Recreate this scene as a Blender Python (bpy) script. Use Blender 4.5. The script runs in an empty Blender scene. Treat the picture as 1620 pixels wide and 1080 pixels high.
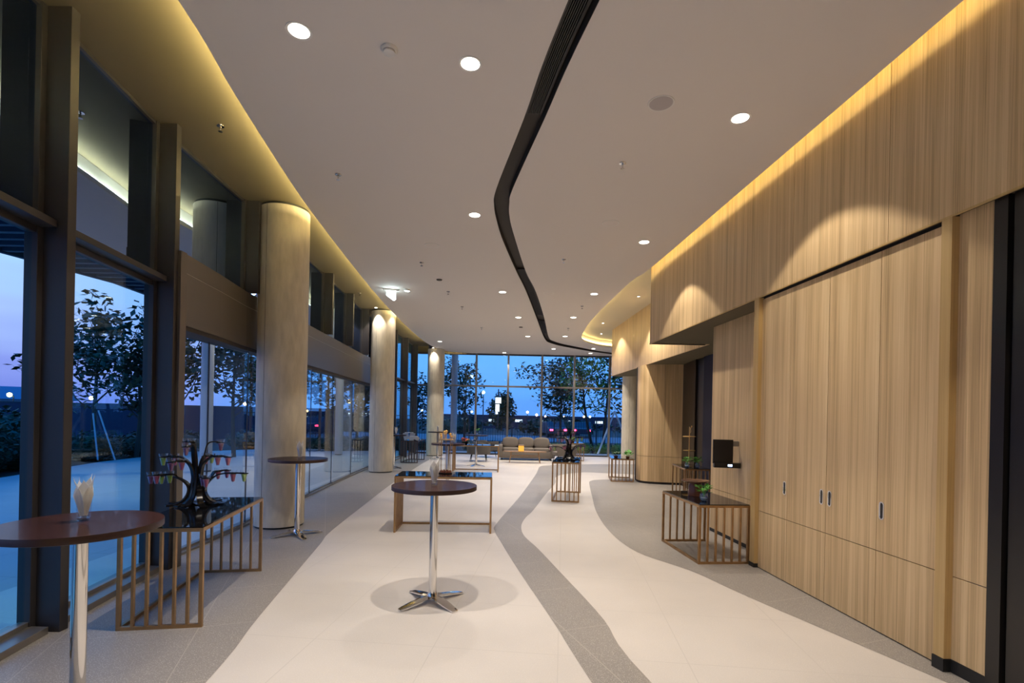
import bpy, bmesh, math, random
from mathutils import Vector, Matrix
random.seed(7)
S = bpy.context.scene
COL = S.collection
PI = math.pi

# ------------------------------------------------------------------ camera
EYE = 1.68
cam = bpy.data.cameras.new('camera')
cam.sensor_width = 36.0
cam.lens = 800.0 / 1620.0 * 36.0
cam.shift_y = (659 - 540) / 1620.0
cam.clip_end = 400
camo = bpy.data.objects.new('camera', cam)
COL.objects.link(camo)
camo.matrix_world = (Matrix.Translation((0, 0, EYE)) @ Matrix.Rotation(PI / 2, 4, 'X') @ Matrix.Rotation(0.0205, 4, 'Z'))
S.camera = camo

# ------------------------------------------------------------------ exposure, sky
S.view_settings.view_transform = 'Standard'
S.view_settings.look = 'None'
S.view_settings.gamma = 1.0
S.view_settings.use_curve_mapping = False
S.view_settings.exposure = 0.0
SKY = 1.15
LAMP_W = 172.0
LED_E = 290.0
LED_R = 24.0


def build_world():
    w = bpy.data.worlds.new('dusk_sky')
    S.world = w
    w.use_nodes = True
    nt = w.node_tree
    nt.nodes.clear()
    N = nt.nodes.new
    out = N('ShaderNodeOutputWorld')
    bg = N('ShaderNodeBackground')
    tc = N('ShaderNodeTexCoord')
    sep = N('ShaderNodeSeparateXYZ')
    nt.links.new(tc.outputs['Generated'], sep.inputs[0])

    def ramp(stops):
        r = N('ShaderNodeValToRGB')
        el = r.color_ramp.elements
        while len(el) < len(stops):
            el.new(0.5)
        for e, (p, c) in zip(el, stops):
            e.position = p
            e.color = (*c, 1)
        return r
    north = ramp([(0.0, (.13, .36, .95)), (.10, (.16, .48, 1.1)), (.3, (.17, .50, 1.1)), (.6, (.01, .34, 1.15)), (1, (.0, .32, 1.2))])
    west = ramp([(0.0, (.36, .26, .72)), (.06, (.56, .38, .84)), (.13, (.85, .62, .96)), (.22, (.92, .80, 1.05)), (.34, (.58, .72, 1.08)), (.5, (.05, .42, 1.15)), (1, (.0, .32, 1.2))])
    nz = N('ShaderNodeTexNoise')
    nz.inputs['Scale'].default_value = 3.0
    mp = N('ShaderNodeMapping')
    mp.inputs['Scale'].default_value = (1, 1, 9)
    nt.links.new(tc.outputs['Generated'], mp.inputs[0])
    nt.links.new(mp.outputs[0], nz.inputs['Vector'])
    ma = N('ShaderNodeMath'); ma.operation = 'MULTIPLY_ADD'
    nt.links.new(nz.outputs['Fac'], ma.inputs[0])
    ma.inputs[1].default_value = 0.10
    sb = N('ShaderNodeMath'); sb.operation = 'SUBTRACT'
    nt.links.new(sep.outputs['Z'], sb.inputs[0]); sb.inputs[1].default_value = 0.05
    nt.links.new(sb.outputs[0], ma.inputs[2])
    for r in (north, west):
        nt.links.new(ma.outputs[0], r.inputs[0])
    mr = N('ShaderNodeMapRange'); mr.interpolation_type = 'SMOOTHSTEP'
    nt.links.new(sep.outputs['X'], mr.inputs['Value'])
    mr.inputs['From Min'].default_value = -0.40
    mr.inputs['From Max'].default_value = -0.74
    mx = N('ShaderNodeMix'); mx.data_type = 'RGBA'
    nt.links.new(mr.outputs[0], mx.inputs['Factor'])
    nt.links.new(north.outputs[0], mx.inputs['A'])
    nt.links.new(west.outputs[0], mx.inputs['B'])
    nt.links.new(mx.outputs['Result'], bg.inputs['Color'])
    bg.inputs['Strength'].default_value = SKY
    nt.links.new(bg.outputs[0], out.inputs[0])


build_world()

# ------------------------------------------------------------------ materials


def new_mat(name):
    m = bpy.data.materials.new(name)
    m.use_nodes = True
    nt = m.node_tree
    return m, nt, nt.nodes['Principled BSDF']


def setp(p, base=None, rough=None, metal=None, spec=None, coat=None, trans=None, ior=None, emis=None, es=None, sheen=None):
    if base is not None: p.inputs['Base Color'].default_value = (*base, 1)
    if rough is not None: p.inputs['Roughness'].default_value = rough
    if metal is not None: p.inputs['Metallic'].default_value = metal
    if spec is not None: p.inputs['Specular IOR Level'].default_value = spec
    if coat is not None: p.inputs['Coat Weight'].default_value = coat
    if trans is not None: p.inputs['Transmission Weight'].default_value = trans
    if ior is not None: p.inputs['IOR'].default_value = ior
    if emis is not None: p.inputs['Emission Color'].default_value = (*emis, 1)
    if es is not None: p.inputs['Emission Strength'].default_value = es
    if sheen is not None: p.inputs['Sheen Weight'].default_value = sheen


def mat(name, base, rough=.5, metal=0., noise=None, bump=None, **k):
    """Principled with an optional noise variation (scale, amount, xyz stretch) and bump (scale, strength)."""
    m, nt, p = new_mat(name)
    setp(p, base, rough, metal, **k)
    tc = nt.nodes.new('ShaderNodeTexCoord')
    if noise:
        sc, amt, st = noise
        mp = nt.nodes.new('ShaderNodeMapping'); mp.inputs['Scale'].default_value = st
        nz = nt.nodes.new('ShaderNodeTexNoise'); nz.inputs['Scale'].default_value = sc; nz.inputs['Detail'].default_value = 4
        nt.links.new(tc.outputs['Object'], mp.inputs[0]); nt.links.new(mp.outputs[0], nz.inputs['Vector'])
        r = nt.nodes.new('ShaderNodeValToRGB')
        r.color_ramp.elements[0].position = .3; r.color_ramp.elements[1].position = .7
        r.color_ramp.elements[0].color = (*[c * (1 - amt) for c in base], 1)
        r.color_ramp.elements[1].color = (*[min(1, c * (1 + amt)) for c in base], 1)
        nt.links.new(nz.outputs['Fac'], r.inputs[0]); nt.links.new(r.outputs[0], p.inputs['Base Color'])
    if bump:
        nz = nt.nodes.new('ShaderNodeTexNoise'); nz.inputs['Scale'].default_value = bump[0]
        nt.links.new(tc.outputs['Object'], nz.inputs['Vector'])
        b = nt.nodes.new('ShaderNodeBump'); b.inputs['Strength'].default_value = bump[1]; b.inputs['Distance'].default_value = .01
        nt.links.new(nz.outputs['Fac'], b.inputs['Height']); nt.links.new(b.outputs[0], p.inputs['Normal'])
    return m


def wood_mat(name, dark, mid, light, rough=.4, sxy=105., sz=.7, coat=0., axis='Z'):
    m, nt, p = new_mat(name)
    setp(p, mid, rough, coat=coat)
    N = nt.nodes.new
    tc = N('ShaderNodeTexCoord')
    mp = N('ShaderNodeMapping')
    mp.inputs['Scale'].default_value = {'Z': (sxy, sxy, sz), 'X': (sz, sxy, sxy)}[axis]
    nt.links.new(tc.outputs['Object'], mp.inputs[0])
    a = N('ShaderNodeTexNoise'); a.inputs['Scale'].default_value = 1.0; a.inputs['Detail'].default_value = 6; a.inputs['Roughness'].default_value = .7
    nt.links.new(mp.outputs[0], a.inputs['Vector'])
    mp2 = N('ShaderNodeMapping')
    mp2.inputs['Scale'].default_value = {'Z': (sxy * .12, sxy * .12, sz * .4), 'X': (sz * .4, sxy * .12, sxy * .12)}[axis]
    nt.links.new(tc.outputs['Object'], mp2.inputs[0])
    b = N('ShaderNodeTexNoise'); b.inputs['Scale'].default_value = 1.0; b.inputs['Detail'].default_value = 3
    nt.links.new(mp2.outputs[0], b.inputs['Vector'])
    ad = N('ShaderNodeMix'); ad.data_type = 'FLOAT'; ad.inputs['Factor'].default_value = .4
    nt.links.new(a.outputs['Fac'], ad.inputs['A']); nt.links.new(b.outputs['Fac'], ad.inputs['B'])
    r = N('ShaderNodeValToRGB')
    e = r.color_ramp.elements
    e[0].position = .34; e[0].color = (*dark, 1)
    e[1].position = .66; e[1].color = (*light, 1)
    q = e.new(.5); q.color = (*mid, 1)
    nt.links.new(ad.outputs['Result'], r.inputs[0]); nt.links.new(r.outputs[0], p.inputs['Base Color'])
    return m


def terrazzo(name, base, chip, amt, rot=0., rough=.38, grout=None):
    m, nt, p = new_mat(name)
    setp(p, base, rough, spec=.4)
    N = nt.nodes.new
    tc = N('ShaderNodeTexCoord')
    big = N('ShaderNodeTexNoise'); big.inputs['Scale'].default_value = 1.1; big.inputs['Detail'].default_value = 3
    nt.links.new(tc.outputs['Object'], big.inputs['Vector'])
    r0 = N('ShaderNodeValToRGB')
    r0.color_ramp.elements[0].position = .3; r0.color_ramp.elements[1].position = .7
    r0.color_ramp.elements[0].color = (*[c * .94 for c in base], 1)
    r0.color_ramp.elements[1].color = (*[c * 1.05 for c in base], 1)
    nt.links.new(big.outputs['Fac'], r0.inputs[0])
    vo = N('ShaderNodeTexNoise'); vo.inputs['Scale'].default_value = 130; vo.inputs['Detail'].default_value = 2
    nt.links.new(tc.outputs['Object'], vo.inputs['Vector'])
    r1 = N('ShaderNodeValToRGB')
    r1.color_ramp.elements[0].position = .56; r1.color_ramp.elements[0].color = (0, 0, 0, 1)
    r1.color_ramp.elements[1].position = .68; r1.color_ramp.elements[1].color = (amt, amt, amt, 1)
    nt.links.new(vo.outputs['Fac'], r1.inputs[0])
    mx = N('ShaderNodeMix'); mx.data_type = 'RGBA'
    nt.links.new(r1.outputs[0], mx.inputs['Factor']); nt.links.new(r0.outputs[0], mx.inputs['A'])
    mx.inputs['B'].default_value = (*chip, 1)
    last = mx.outputs['Result']
    mp = N('ShaderNodeMapping'); mp.inputs['Rotation'].default_value = (0, 0, rot)
    nt.links.new(tc.outputs['Object'], mp.inputs[0])
    br = N('ShaderNodeTexBrick'); br.offset = 0
    br.inputs['Scale'].default_value = 1.0; br.inputs['Mortar Size'].default_value = .0035
    br.inputs['Brick Width'].default_value = .9; br.inputs['Row Height'].default_value = .9
    nt.links.new(mp.outputs[0], br.inputs['Vector'])
    m2 = N('ShaderNodeMix'); m2.data_type = 'RGBA'
    nt.links.new(br.outputs['Fac'], m2.inputs['Factor']); nt.links.new(last, m2.inputs['A'])
    m2.inputs['B'].default_value = (*(grout or [c * .9 for c in base]), 1)
    nt.links.new(m2.outputs['Result'], p.inputs['Base Color'])
    return m


def pane_mat(name, tint, f0=.05, gtint=(.95, .97, 1)):
    """Thin architectural glass: clear, with a Schlick mirror reflection."""
    m = bpy.data.materials.new(name); m.use_nodes = True
    nt = m.node_tree; nt.nodes.clear(); N = nt.nodes.new
    out = N('ShaderNodeOutputMaterial'); mix = N('ShaderNodeMixShader')
    tr = N('ShaderNodeBsdfTransparent'); tr.inputs[0].default_value = (*tint, 1)
    gl = N('ShaderNodeBsdfGlossy'); gl.inputs['Roughness'].default_value = 0.0
    gl.inputs['Color'].default_value = (*gtint, 1)
    ge = N('ShaderNodeNewGeometry')
    d = N('ShaderNodeVectorMath'); d.operation = 'DOT_PRODUCT'
    nt.links.new(ge.outputs['Normal'], d.inputs[0]); nt.links.new(ge.outputs['Incoming'], d.inputs[1])
    ab = N('ShaderNodeMath'); ab.operation = 'ABSOLUTE'; nt.links.new(d.outputs['Value'], ab.inputs[0])
    on = N('ShaderNodeMath'); on.operation = 'SUBTRACT'; on.inputs[0].default_value = 1; nt.links.new(ab.outputs[0], on.inputs[1])
    pw = N('ShaderNodeMath'); pw.operation = 'POWER'; pw.inputs[1].default_value = 5; nt.links.new(on.outputs[0], pw.inputs[0])
    ma = N('ShaderNodeMath'); ma.operation = 'MULTIPLY_ADD'; ma.inputs[1].default_value = 1 - f0; ma.inputs[2].default_value = f0
    nt.links.new(pw.outputs[0], ma.inputs[0]); nt.links.new(ma.outputs[0], mix.inputs[0])
    nt.links.new(tr.outputs[0], mix.inputs[1]); nt.links.new(gl.outputs[0], mix.inputs[2])
    nt.links.new(mix.outputs[0], out.inputs[0])
    return m


def glow(name, color, strength, sampling='NONE'):
    m = bpy.data.materials.new(name); m.use_nodes = True
    nt = m.node_tree; nt.nodes.clear()
    out = nt.nodes.new('ShaderNodeOutputMaterial'); e = nt.nodes.new('ShaderNodeEmission')
    e.inputs[0].default_value = (*color, 1); e.inputs[1].default_value = strength
    nt.links.new(e.outputs[0], out.inputs[0])
    m.cycles.emission_sampling = sampling
    return m


M = {}
M['floor_light'] = terrazzo('light terrazzo', (.66, .61, .57), (.80, .75, .71), .5, rot=.10, rough=.42)
M['floor_grey'] = terrazzo('grey terrazzo', (.30, .275, .255), (.66, .61, .57), .7, rot=-.35, rough=.42, grout=(.44, .40, .36))
M['ceiling'] = mat('ceiling paint', (.74, .68, .63), .85)
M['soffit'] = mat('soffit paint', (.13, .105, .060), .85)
M['soffit_bounce'] = mat('pale bounce cove paint', (.62, .56, .42), .85)  # paler than the left soffit so it bounces strip light onto the wood
M['wood'] = wood_mat('oak veneer', (.37, .24, .115), (.65, .455, .235), (.80, .60, .35), .42)
M['wood_edge'] = wood_mat('oak edging', (.44, .28, .10), (.56, .37, .15), (.64, .45, .2), .4)
M['groove'] = mat('dark joint', (.02, .015, .012), .8)
M['black_wall'] = mat('black lacquer panel', (.012, .010, .009), .32)
M['brown_wall'] = mat('dark brown panel', (.014, .010, .008), .35)
M['navy'] = wood_mat('navy fabric', (.008, .008, .02), (.014, .015, .04), (.02, .022, .06), .8, sxy=40, sz=.1)
M['skirting'] = mat('black skirting', (.012, .012, .012), .5)
M['column'] = mat('column render', (.60, .54, .43), .75, noise=(14, .10, (1, 1, .25)), bump=(60, .15))
M['column_out'] = mat('grey column paint', (.45, .45, .48), .6)
M['bronze'] = mat('bronze aluminium', (.046, .041, .042), .45, .25)
M['header'] = mat('grey bronze cladding', (.17, .15, .135), .38, .55)
M['metal_line'] = mat('bright joint', (.6, .56, .5), .35, .8)
M['sill'] = mat('grey sill metal', (.30, .28, .26), .35, .7)
M['pane'] = pane_mat('window glass', (.66, .92, 1.0), .018)
M['pane_door'] = pane_mat('door glass', (.90, .96, .995), .032)
M['pane_upper'] = pane_mat('bluish mirror glass', (.30, .36, .5), .74, (.33, .50, .95))
M['spandrel'] = mat('blue grey spandrel', (.05, .06, .09), .6)
M['reflection_band'] = mat('olive reflection band', (.06, .07, .05), .8)
M['louver'] = mat('dark slats', (.045, .07, .12), .5)
M['slot'] = mat('black slot paint', (.045, .036, .030), .7)
M['grille'] = mat('grille slats', (.028, .024, .022), .5)
M['mesh_grey'] = mat('grey mesh', (.50, .45, .44), .8)
M['white_metal'] = mat('white metal', (.75, .72, .68), .5)
M['led'] = glow('yellow led strip', (1, .81, .36), LED_E, 'FRONT')
M['led_right'] = glow('yellow led strip over the wood', (1, .79, .34), LED_R, 'FRONT')
M['bulb'] = glow('lamp face', (1, .93, .80), 14)
M['brass'] = mat('aged brass', (.40, .24, .11), .34, .75, noise=(9, .15, (1, 1, 1)))
M['dark_bronze_backlit'] = mat('dark bronze and backlit frame', (.10, .06, .05), .4, .6)
M['black_glass'] = mat('black glass top', (.006, .006, .007), .03, spec=.6)
M['table_wood'] = wood_mat('walnut laminate', (.115, .042, .028), (.19, .075, .052), (.26, .108, .075), .2, sxy=26, sz=1.2, coat=.4, axis='X')
M['table_edge'] = mat('dark table edge', (.035, .016, .012), .35)
M['chrome'] = mat('polished chrome', (.72, .70, .68), .07, 1.0)
def paper(name, c):
    m = bpy.data.materials.new(name); m.use_nodes = True
    nt = m.node_tree; nt.nodes.clear(); N = nt.nodes.new
    out = N('ShaderNodeOutputMaterial'); mix = N('ShaderNodeMixShader'); mix.inputs[0].default_value = .45
    d = N('ShaderNodeBsdfDiffuse'); d.inputs[0].default_value = (*c, 1); tl = N('ShaderNodeBsdfTranslucent'); tl.inputs[0].default_value = (*c, 1)
    nt.links.new(d.outputs[0], mix.inputs[1]); nt.links.new(tl.outputs[0], mix.inputs[2]); nt.links.new(mix.outputs[0], out.inputs[0])
    return m


M['napkin'] = paper('white paper napkin', (.93, .92, .90))
M['clear'] = pane_mat('drinking glass', (.98, .985, .995), .035)
M['thick_clear'] = pane_mat('thick glass base', (.75, .80, .86), .14)
M['stand'] = mat('black lacquered steel', (.016, .014, .014), .22, .3)
M['terracotta'] = mat('brown glazed clay', (.13, .045, .025), .3)
M['plate'] = mat('brown glazed plate', (.16, .09, .06), .18)
M['soil'] = mat('potting soil', (.03, .02, .012), .95)
M['leaf_bright'] = mat('bright leaf', (.10, .34, .045), .5)
M['leaf_dark'] = mat('dark leaf', (.022, .085, .028), .5)
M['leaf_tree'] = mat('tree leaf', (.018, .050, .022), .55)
M['leaf_lit'] = mat('lit yellow green leaf', (.13, .26, .03), .55)  # brighter green puts lamplight into the outdoor tree and border shrubs
M['bark'] = mat('bark', (.06, .048, .04), .9)
M['hedge'] = mat('hedge leaf', (.022, .060, .030), .6)
M['paving'] = terrazzo('pale paving', (.46, .46, .46), (.6, .6, .6), .3, rot=.1, rough=.5, grout=(.3, .3, .3))
M['ground'] = mat('dark lawn', (.022, .04, .04), .95, noise=(2, .4, (1, 1, 1)))
M['road'] = mat('asphalt', (.15, .17, .20), .7)
M['fence'] = mat('fence bars', (.03, .04, .055), .5)
M['hoarding'] = mat('dark blue hoarding', (.014, .020, .060), .6)
M['house'] = mat('pale house wall', (.25, .27, .34), .8)
M['roof_far'] = mat('blue grey roof', (.16, .20, .30), .7)
M['sofa'] = mat('taupe sofa fabric', (.175, .150, .130), .9, bump=(180, .3))
M['sofa_dark'] = mat('dark grey sofa fabric', (.095, .085, .080), .9, bump=(180, .3))
M['oak'] = wood_mat('oak furniture', (.26, .14, .06), (.36, .21, .10), (.44, .27, .14), .45, sxy=30, sz=1)
M['candle'] = mat('amber lantern', (.75, .40, .06), .45, emis=(1, .55, .08), es=.6)
M['lamp_warm'] = glow('warm street lamp', (1, .55, .18), 16)
M['lamp_cool'] = glow('cool street lamp', (.75, 1, .92), 20)
M['lamp_rose'] = glow('pink street lamp', (1, .58, .52), 14)
M['red_light'] = glow('red tail light', (1, .04, .10), 14)
M['sign_white'] = glow('lit sign face', (.9, .95, 1), 3.0)
M['lit_window'] = glow('lit windows', (.8, .92, 1), 2.2)
M['exit_face'] = glow('exit sign face', (.75, .97, 1), 22, 'AUTO')
M['screen'] = mat('black screen', (.012, .011, .012), .25)
M['blue_led'] = glow('blue display', (.35, .55, 1), 7)
M['gold'] = mat('shiny gold', (.85, .58, .24), .30, .85)
M['flame'] = glow('candle glow', (1, .58, .12), 4)
M['pink'] = mat('pink mousse', (.45, .10, .20), .4)
M['green'] = mat('green jelly', (.30, .48, .12), .35)
M['plum'] = mat('plum jelly', (.20, .05, .16), .35)
M['cream'] = mat('cream', (.7, .62, .5), .5)
M['choc'] = mat('red brown cake', (.20, .06, .035), .5)
M['white_acrylic'] = mat('white acrylic', (.62, .64, .70), .25)
M['petal'] = mat('red petals', (.38, .06, .06), .6)
M['petal2'] = mat('orange petals', (.55, .24, .08), .6)
M['vase_blue'] = pane_mat('bluish vase glass', (.80, .88, .96), .08)
M['stake'] = mat('white painted stake', (.55, .60, .66), .6)
M['car'] = mat('dark car paint', (.03, .03, .05), .3)

# ------------------------------------------------------------------ mesh builder


def rotz(a):
    return Matrix.Rotation(a, 3, 'Z')


class MB:
    def __init__(self):
        self.v = []; self.f = []; self.mi = []

    def add(self, vs, fs, mi=0):
        o = len(self.v)
        self.v += [tuple(p) for p in vs]
        for f in fs:
            self.f.append([i + o for i in f]); self.mi.append(mi)
        return self

    def box(self, c, s, rz=0., R=None, mi=0):
        R = R or rotz(rz)
        c = Vector(c)
        vs = [c + R @ Vector((sx * s[0] / 2, sy * s[1] / 2, sz * s[2] / 2)) for sx in (-1, 1) for sy in (-1, 1) for sz in (-1, 1)]
        fs = [(0, 1, 3, 2), (4, 6, 7, 5), (0, 4, 5, 1), (2, 3, 7, 6), (0, 2, 6, 4), (1, 5, 7, 3)]
        return self.add(vs, fs, mi)

    def bar(self, a, b, w, h=None, up=(0, 0, 1), mi=0):
        a = Vector(a); b = Vector(b); h = h or w
        d = (b - a).normalized()
        up = Vector(up)
        if abs(d.dot(up)) > .98: up = Vector((0, 1, 0))
        x = d.cross(up).normalized(); z = x.cross(d).normalized()
        R = Matrix((x, d, z)).transposed()
        return self.box((a + b) / 2, (w, (b - a).length, h), R=R, mi=mi)

    def prism(self, pts, z0, z1, mi=0):
        """vertical prism over a simple polygon (counter-clockwise or not)"""
        area = sum(pts[i][0] * pts[(i + 1) % len(pts)][1] - pts[(i + 1) % len(pts)][0] * pts[i][1] for i in range(len(pts)))
        if area < 0: pts = pts[::-1]
        n = len(pts)
        vs = [(p[0], p[1], z0) for p in pts] + [(p[0], p[1], z1) for p in pts]
        fs = [tuple(range(n))[::-1], tuple(range(n, 2 * n))] + [(i, (i + 1) % n, n + (i + 1) % n, n + i) for i in range(n)]
        return self.add(vs, fs, mi)

    def poly(self, pts, mi=0):
        return self.add(pts, [tuple(range(len(pts)))], mi)

    def wall(self, path, t, z0, z1, mi=0):
        """a slab that follows a plan path; thickness t to the left of travel"""
        off = offset(path, t)
        return self.prism(list(path) + off[::-1], z0, z1, mi) if len(path) == 2 else self.strip(path, off, z0, z1, mi)

    def strip(self, a, b, z0, z1, mi=0):
        n = len(a)
        vs = []
        for p, q in zip(a, b):
            vs += [(p[0], p[1], z0), (q[0], q[1], z0), (q[0], q[1], z1), (p[0], p[1], z1)]
        fs = []
        for i in range(n - 1):
            o = 4 * i
            for k in range(4):
                k2 = (k + 1) % 4
                fs.append((o + k, o + 4 + k, o + 4 + k2, o + k2))
        fs.append((0, 1, 2, 3)); o = 4 * (n - 1); fs.append((o + 3, o + 2, o + 1, o))
        return self.add(vs, fs, mi)

    def tube(self, path, r, n=8, cap=True, mi=0):
        path = [Vector(p) for p in path]
        rs = r if isinstance(r, (list, tuple)) else [r] * len(path)
        vs = []; ref = None
        for i, p in enumerate(path):
            d = (path[min(i + 1, len(path) - 1)] - path[max(i - 1, 0)]).normalized()
            if ref is None:
                ref = Vector((0, 0, 1)) if abs(d.z) < .9 else Vector((1, 0, 0))
            x = d.cross(ref).normalized(); y = d.cross(x).normalized()
            ref = -y if False else ref
            for k in range(n):
                a = 2 * PI * k / n
                vs.append(p + (x * math.cos(a) + y * math.sin(a)) * rs[i])
        fs = []
        for i in range(len(path) - 1):
            for k in range(n):
                k2 = (k + 1) % n
                fs.append((i * n + k, i * n + k2, (i + 1) * n + k2, (i + 1) * n + k))
        if cap:
            fs.append(tuple(range(n))); fs.append(tuple(range((len(path) - 1) * n, len(path) * n))[::-1])
        return self.add(vs, fs, mi)

    def ribbon(self, path, w, t, side, mi=0):
        """flat strip of width w along 'side' and thickness t following a path in space"""
        path = [Vector(p) for p in path]; side = Vector(side).normalized()
        vs = []
        for i, p in enumerate(path):
            d = (path[min(i + 1, len(path) - 1)] - path[max(i - 1, 0)]).normalized()
            nrm = d.cross(side).normalized()
            ww = w[i] if isinstance(w, (list, tuple)) else w
            for sx, sy in ((-1, -1), (1, -1), (1, 1), (-1, 1)):
                vs.append(p + side * sx * ww / 2 + nrm * sy * t / 2)
        fs = []
        for i in range(len(path) - 1):
            for k in range(4):
                k2 = (k + 1) % 4
                fs.append((i * 4 + k, i * 4 + k2, i * 4 + 4 + k2, i * 4 + 4 + k))
        fs.append((3, 2, 1, 0)); o = 4 * (len(path) - 1); fs.append((o, o + 1, o + 2, o + 3))
        return self.add(vs, fs, mi)

    def lathe(self, prof, c=(0, 0, 0), n=32, mi=0, cap=True):
        vs = []; fs = []
        for r, z in prof:
            for k in range(n):
                a = 2 * PI * k / n
                vs.append((c[0] + r * math.cos(a), c[1] + r * math.sin(a), c[2] + z))
        for i in range(len(prof) - 1):
            for k in range(n):
                k2 = (k + 1) % n
                fs.append((i * n + k, i * n + k2, (i + 1) * n + k2, (i + 1) * n + k))
        if cap and prof[0][0] > 1e-5: fs.append(tuple(range(n))[::-1])
        if cap and prof[-1][0] > 1e-5: fs.append(tuple(range((len(prof) - 1) * n, len(prof) * n)))
        return self.add(vs, fs, mi)

    def ball(self, c, r, n=10, m=6, mi=0):
        rx, ry, rz_ = r if isinstance(r, (tuple, list)) else (r, r, r)
        vs = []; fs = []
        for i in range(m + 1):
            t = PI * i / m
            for k in range(n):
                a = 2 * PI * k / n
                vs.append((c[0] + rx * math.sin(t) * math.cos(a), c[1] + ry * math.sin(t) * math.sin(a), c[2] - rz_ * math.cos(t)))
        for i in range(m):
            for k in range(n):
                k2 = (k + 1) % n
                fs.append((i * n + k, i * n + k2, (i + 1) * n + k2, (i + 1) * n + k))
        return self.add(vs, fs, mi)

    def soft(self, c, s, rz=0., p=4., n=20, m=12, R=None, mi=0):
        """rounded cushion: superellipsoid"""
        R = R or rotz(rz); c = Vector(c); vs = []; fs = []
        e = 2. / p
        g = lambda x: math.copysign(abs(x) ** e, x)
        for i in range(m + 1):
            t = -PI / 2 + PI * i / m
            for k in range(n):
                a = 2 * PI * k / n
                q = Vector((s[0] / 2 * g(math.cos(t)) * g(math.cos(a)), s[1] / 2 * g(math.cos(t)) * g(math.sin(a)), s[2] / 2 * g(math.sin(t))))
                vs.append(c + R @ q)
        for i in range(m):
            for k in range(n):
                k2 = (k + 1) % n
                fs.append((i * n + k, i * n + k2, (i + 1) * n + k2, (i + 1) * n + k))
        return self.add(vs, fs, mi)

    def leaves(self, c, rad, count, size, rng, mi=0, shell=.35):
        c = Vector(c)
        for _ in range(count):
            d = Vector((rng.gauss(0, 1), rng.gauss(0, 1), rng.gauss(0, 1))).normalized()
            q = d * (shell + (1 - shell) * rng.random()) ** .7
            p = c + Vector((q.x * rad[0], q.y * rad[1], q.z * rad[2]))
            u = Vector((rng.gauss(0, 1), rng.gauss(0, 1), rng.gauss(0, .6))).normalized()
            w = u.cross(Vector((rng.gauss(0, .5), rng.gauss(0, .5), 1)).normalized()).normalized()
            s = size * rng.uniform(.7, 1.3)
            self.add([p - u * s * .5, p + w * s * .28, p + u * s * .55, p - w * s * .28], [(0, 1, 2, 3)], mi)
        return self

    def build(self, name, mats, parent=None, smooth=False, bevel=0., flip=True, loc=None):
        me = bpy.data.meshes.new(name)
        me.from_pydata([tuple(x) for x in self.v], [], self.f)
        ms = mats if isinstance(mats, (list, tuple)) else [mats]
        for x in ms: me.materials.append(M[x] if isinstance(x, str) else x)
        for p, i in zip(me.polygons, self.mi): p.material_index = i
        if flip:
            bm = bmesh.new(); bm.from_mesh(me)
            bmesh.ops.recalc_face_normals(bm, faces=bm.faces)
            bm.to_mesh(me); bm.free()
        o = bpy.data.objects.new(name, me)
        COL.objects.link(o)
        if parent is not None: o.parent = parent
        if loc: o.location = loc
        if smooth:
            for p in me.polygons: p.use_smooth = True
            try:
                me.set_sharp_from_angle(angle=math.radians(40))
            except Exception:
                pass
        if bevel:
            b = o.modifiers.new('bevel', 'BEVEL'); b.width = bevel; b.segments = 2; b.limit_method = 'ANGLE'
        return o


def offset(path, t):
    out = []
    for i, p in enumerate(path):
        a = Vector(path[max(i - 1, 0)]); b = Vector(path[min(i + 1, len(path) - 1)])
        d = (b - a).normalized()
        out.append((p[0] - d.y * t, p[1] + d.x * t))
    return out


def tag(o, label, cat, group=None, kind=None):
    o['label'] = label; o['category'] = cat
    if group: o['group'] = group
    if kind: o['kind'] = kind
    return o


def struct(o, label=None):
    o['kind'] = 'structure'
    if label: o['label'] = label
    return o


def empty(name, loc=(0, 0, 0), rz=0., parent=None):
    o = bpy.data.objects.new(name, None); COL.objects.link(o)
    o.location = loc; o.rotation_euler = (0, 0, rz); o.empty_display_size = .1
    if parent is not None: o.parent = parent
    return o


def copy_tree(o, loc=None, rz=None, label=None, group=None, parent=None):
    c = o.copy(); COL.objects.link(c)
    if parent is not None: c.parent = parent
    for ch in list(o.children): copy_tree(ch, parent=c)
    if loc is not None: c.location = loc
    if rz is not None: c.rotation_euler = (0, 0, rz)
    if label: c['label'] = label
    if group: c['group'] = group
    return c


def spline(pts, n=8):
    """Catmull-Rom through 2D or 3D points"""
    P = [Vector(p) for p in pts]
    P = [2 * P[0] - P[1]] + P + [2 * P[-1] - P[-2]]
    out = []
    for i in range(1, len(P) - 2):
        a, b, c, d = P[i - 1:i + 3]
        for k in range(n):
            t = k / n
            out.append(tuple(.5 * ((2 * b) + (c - a) * t + (2 * a - 5 * b + 4 * c - d) * t * t + (3 * b - a - 3 * c + d) * t ** 3)))
    out.append(tuple(P[-2]))
    return out


def lerp_path(path, y):
    """x of a plan path at depth y"""
    for (x0, y0), (x1, y1) in zip(path, path[1:]):
        if y0 <= y <= y1: return x0 + (x1 - x0) * (y - y0) / (y1 - y0)
    return path[0][0] if y < path[0][1] else path[-1][0]


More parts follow.
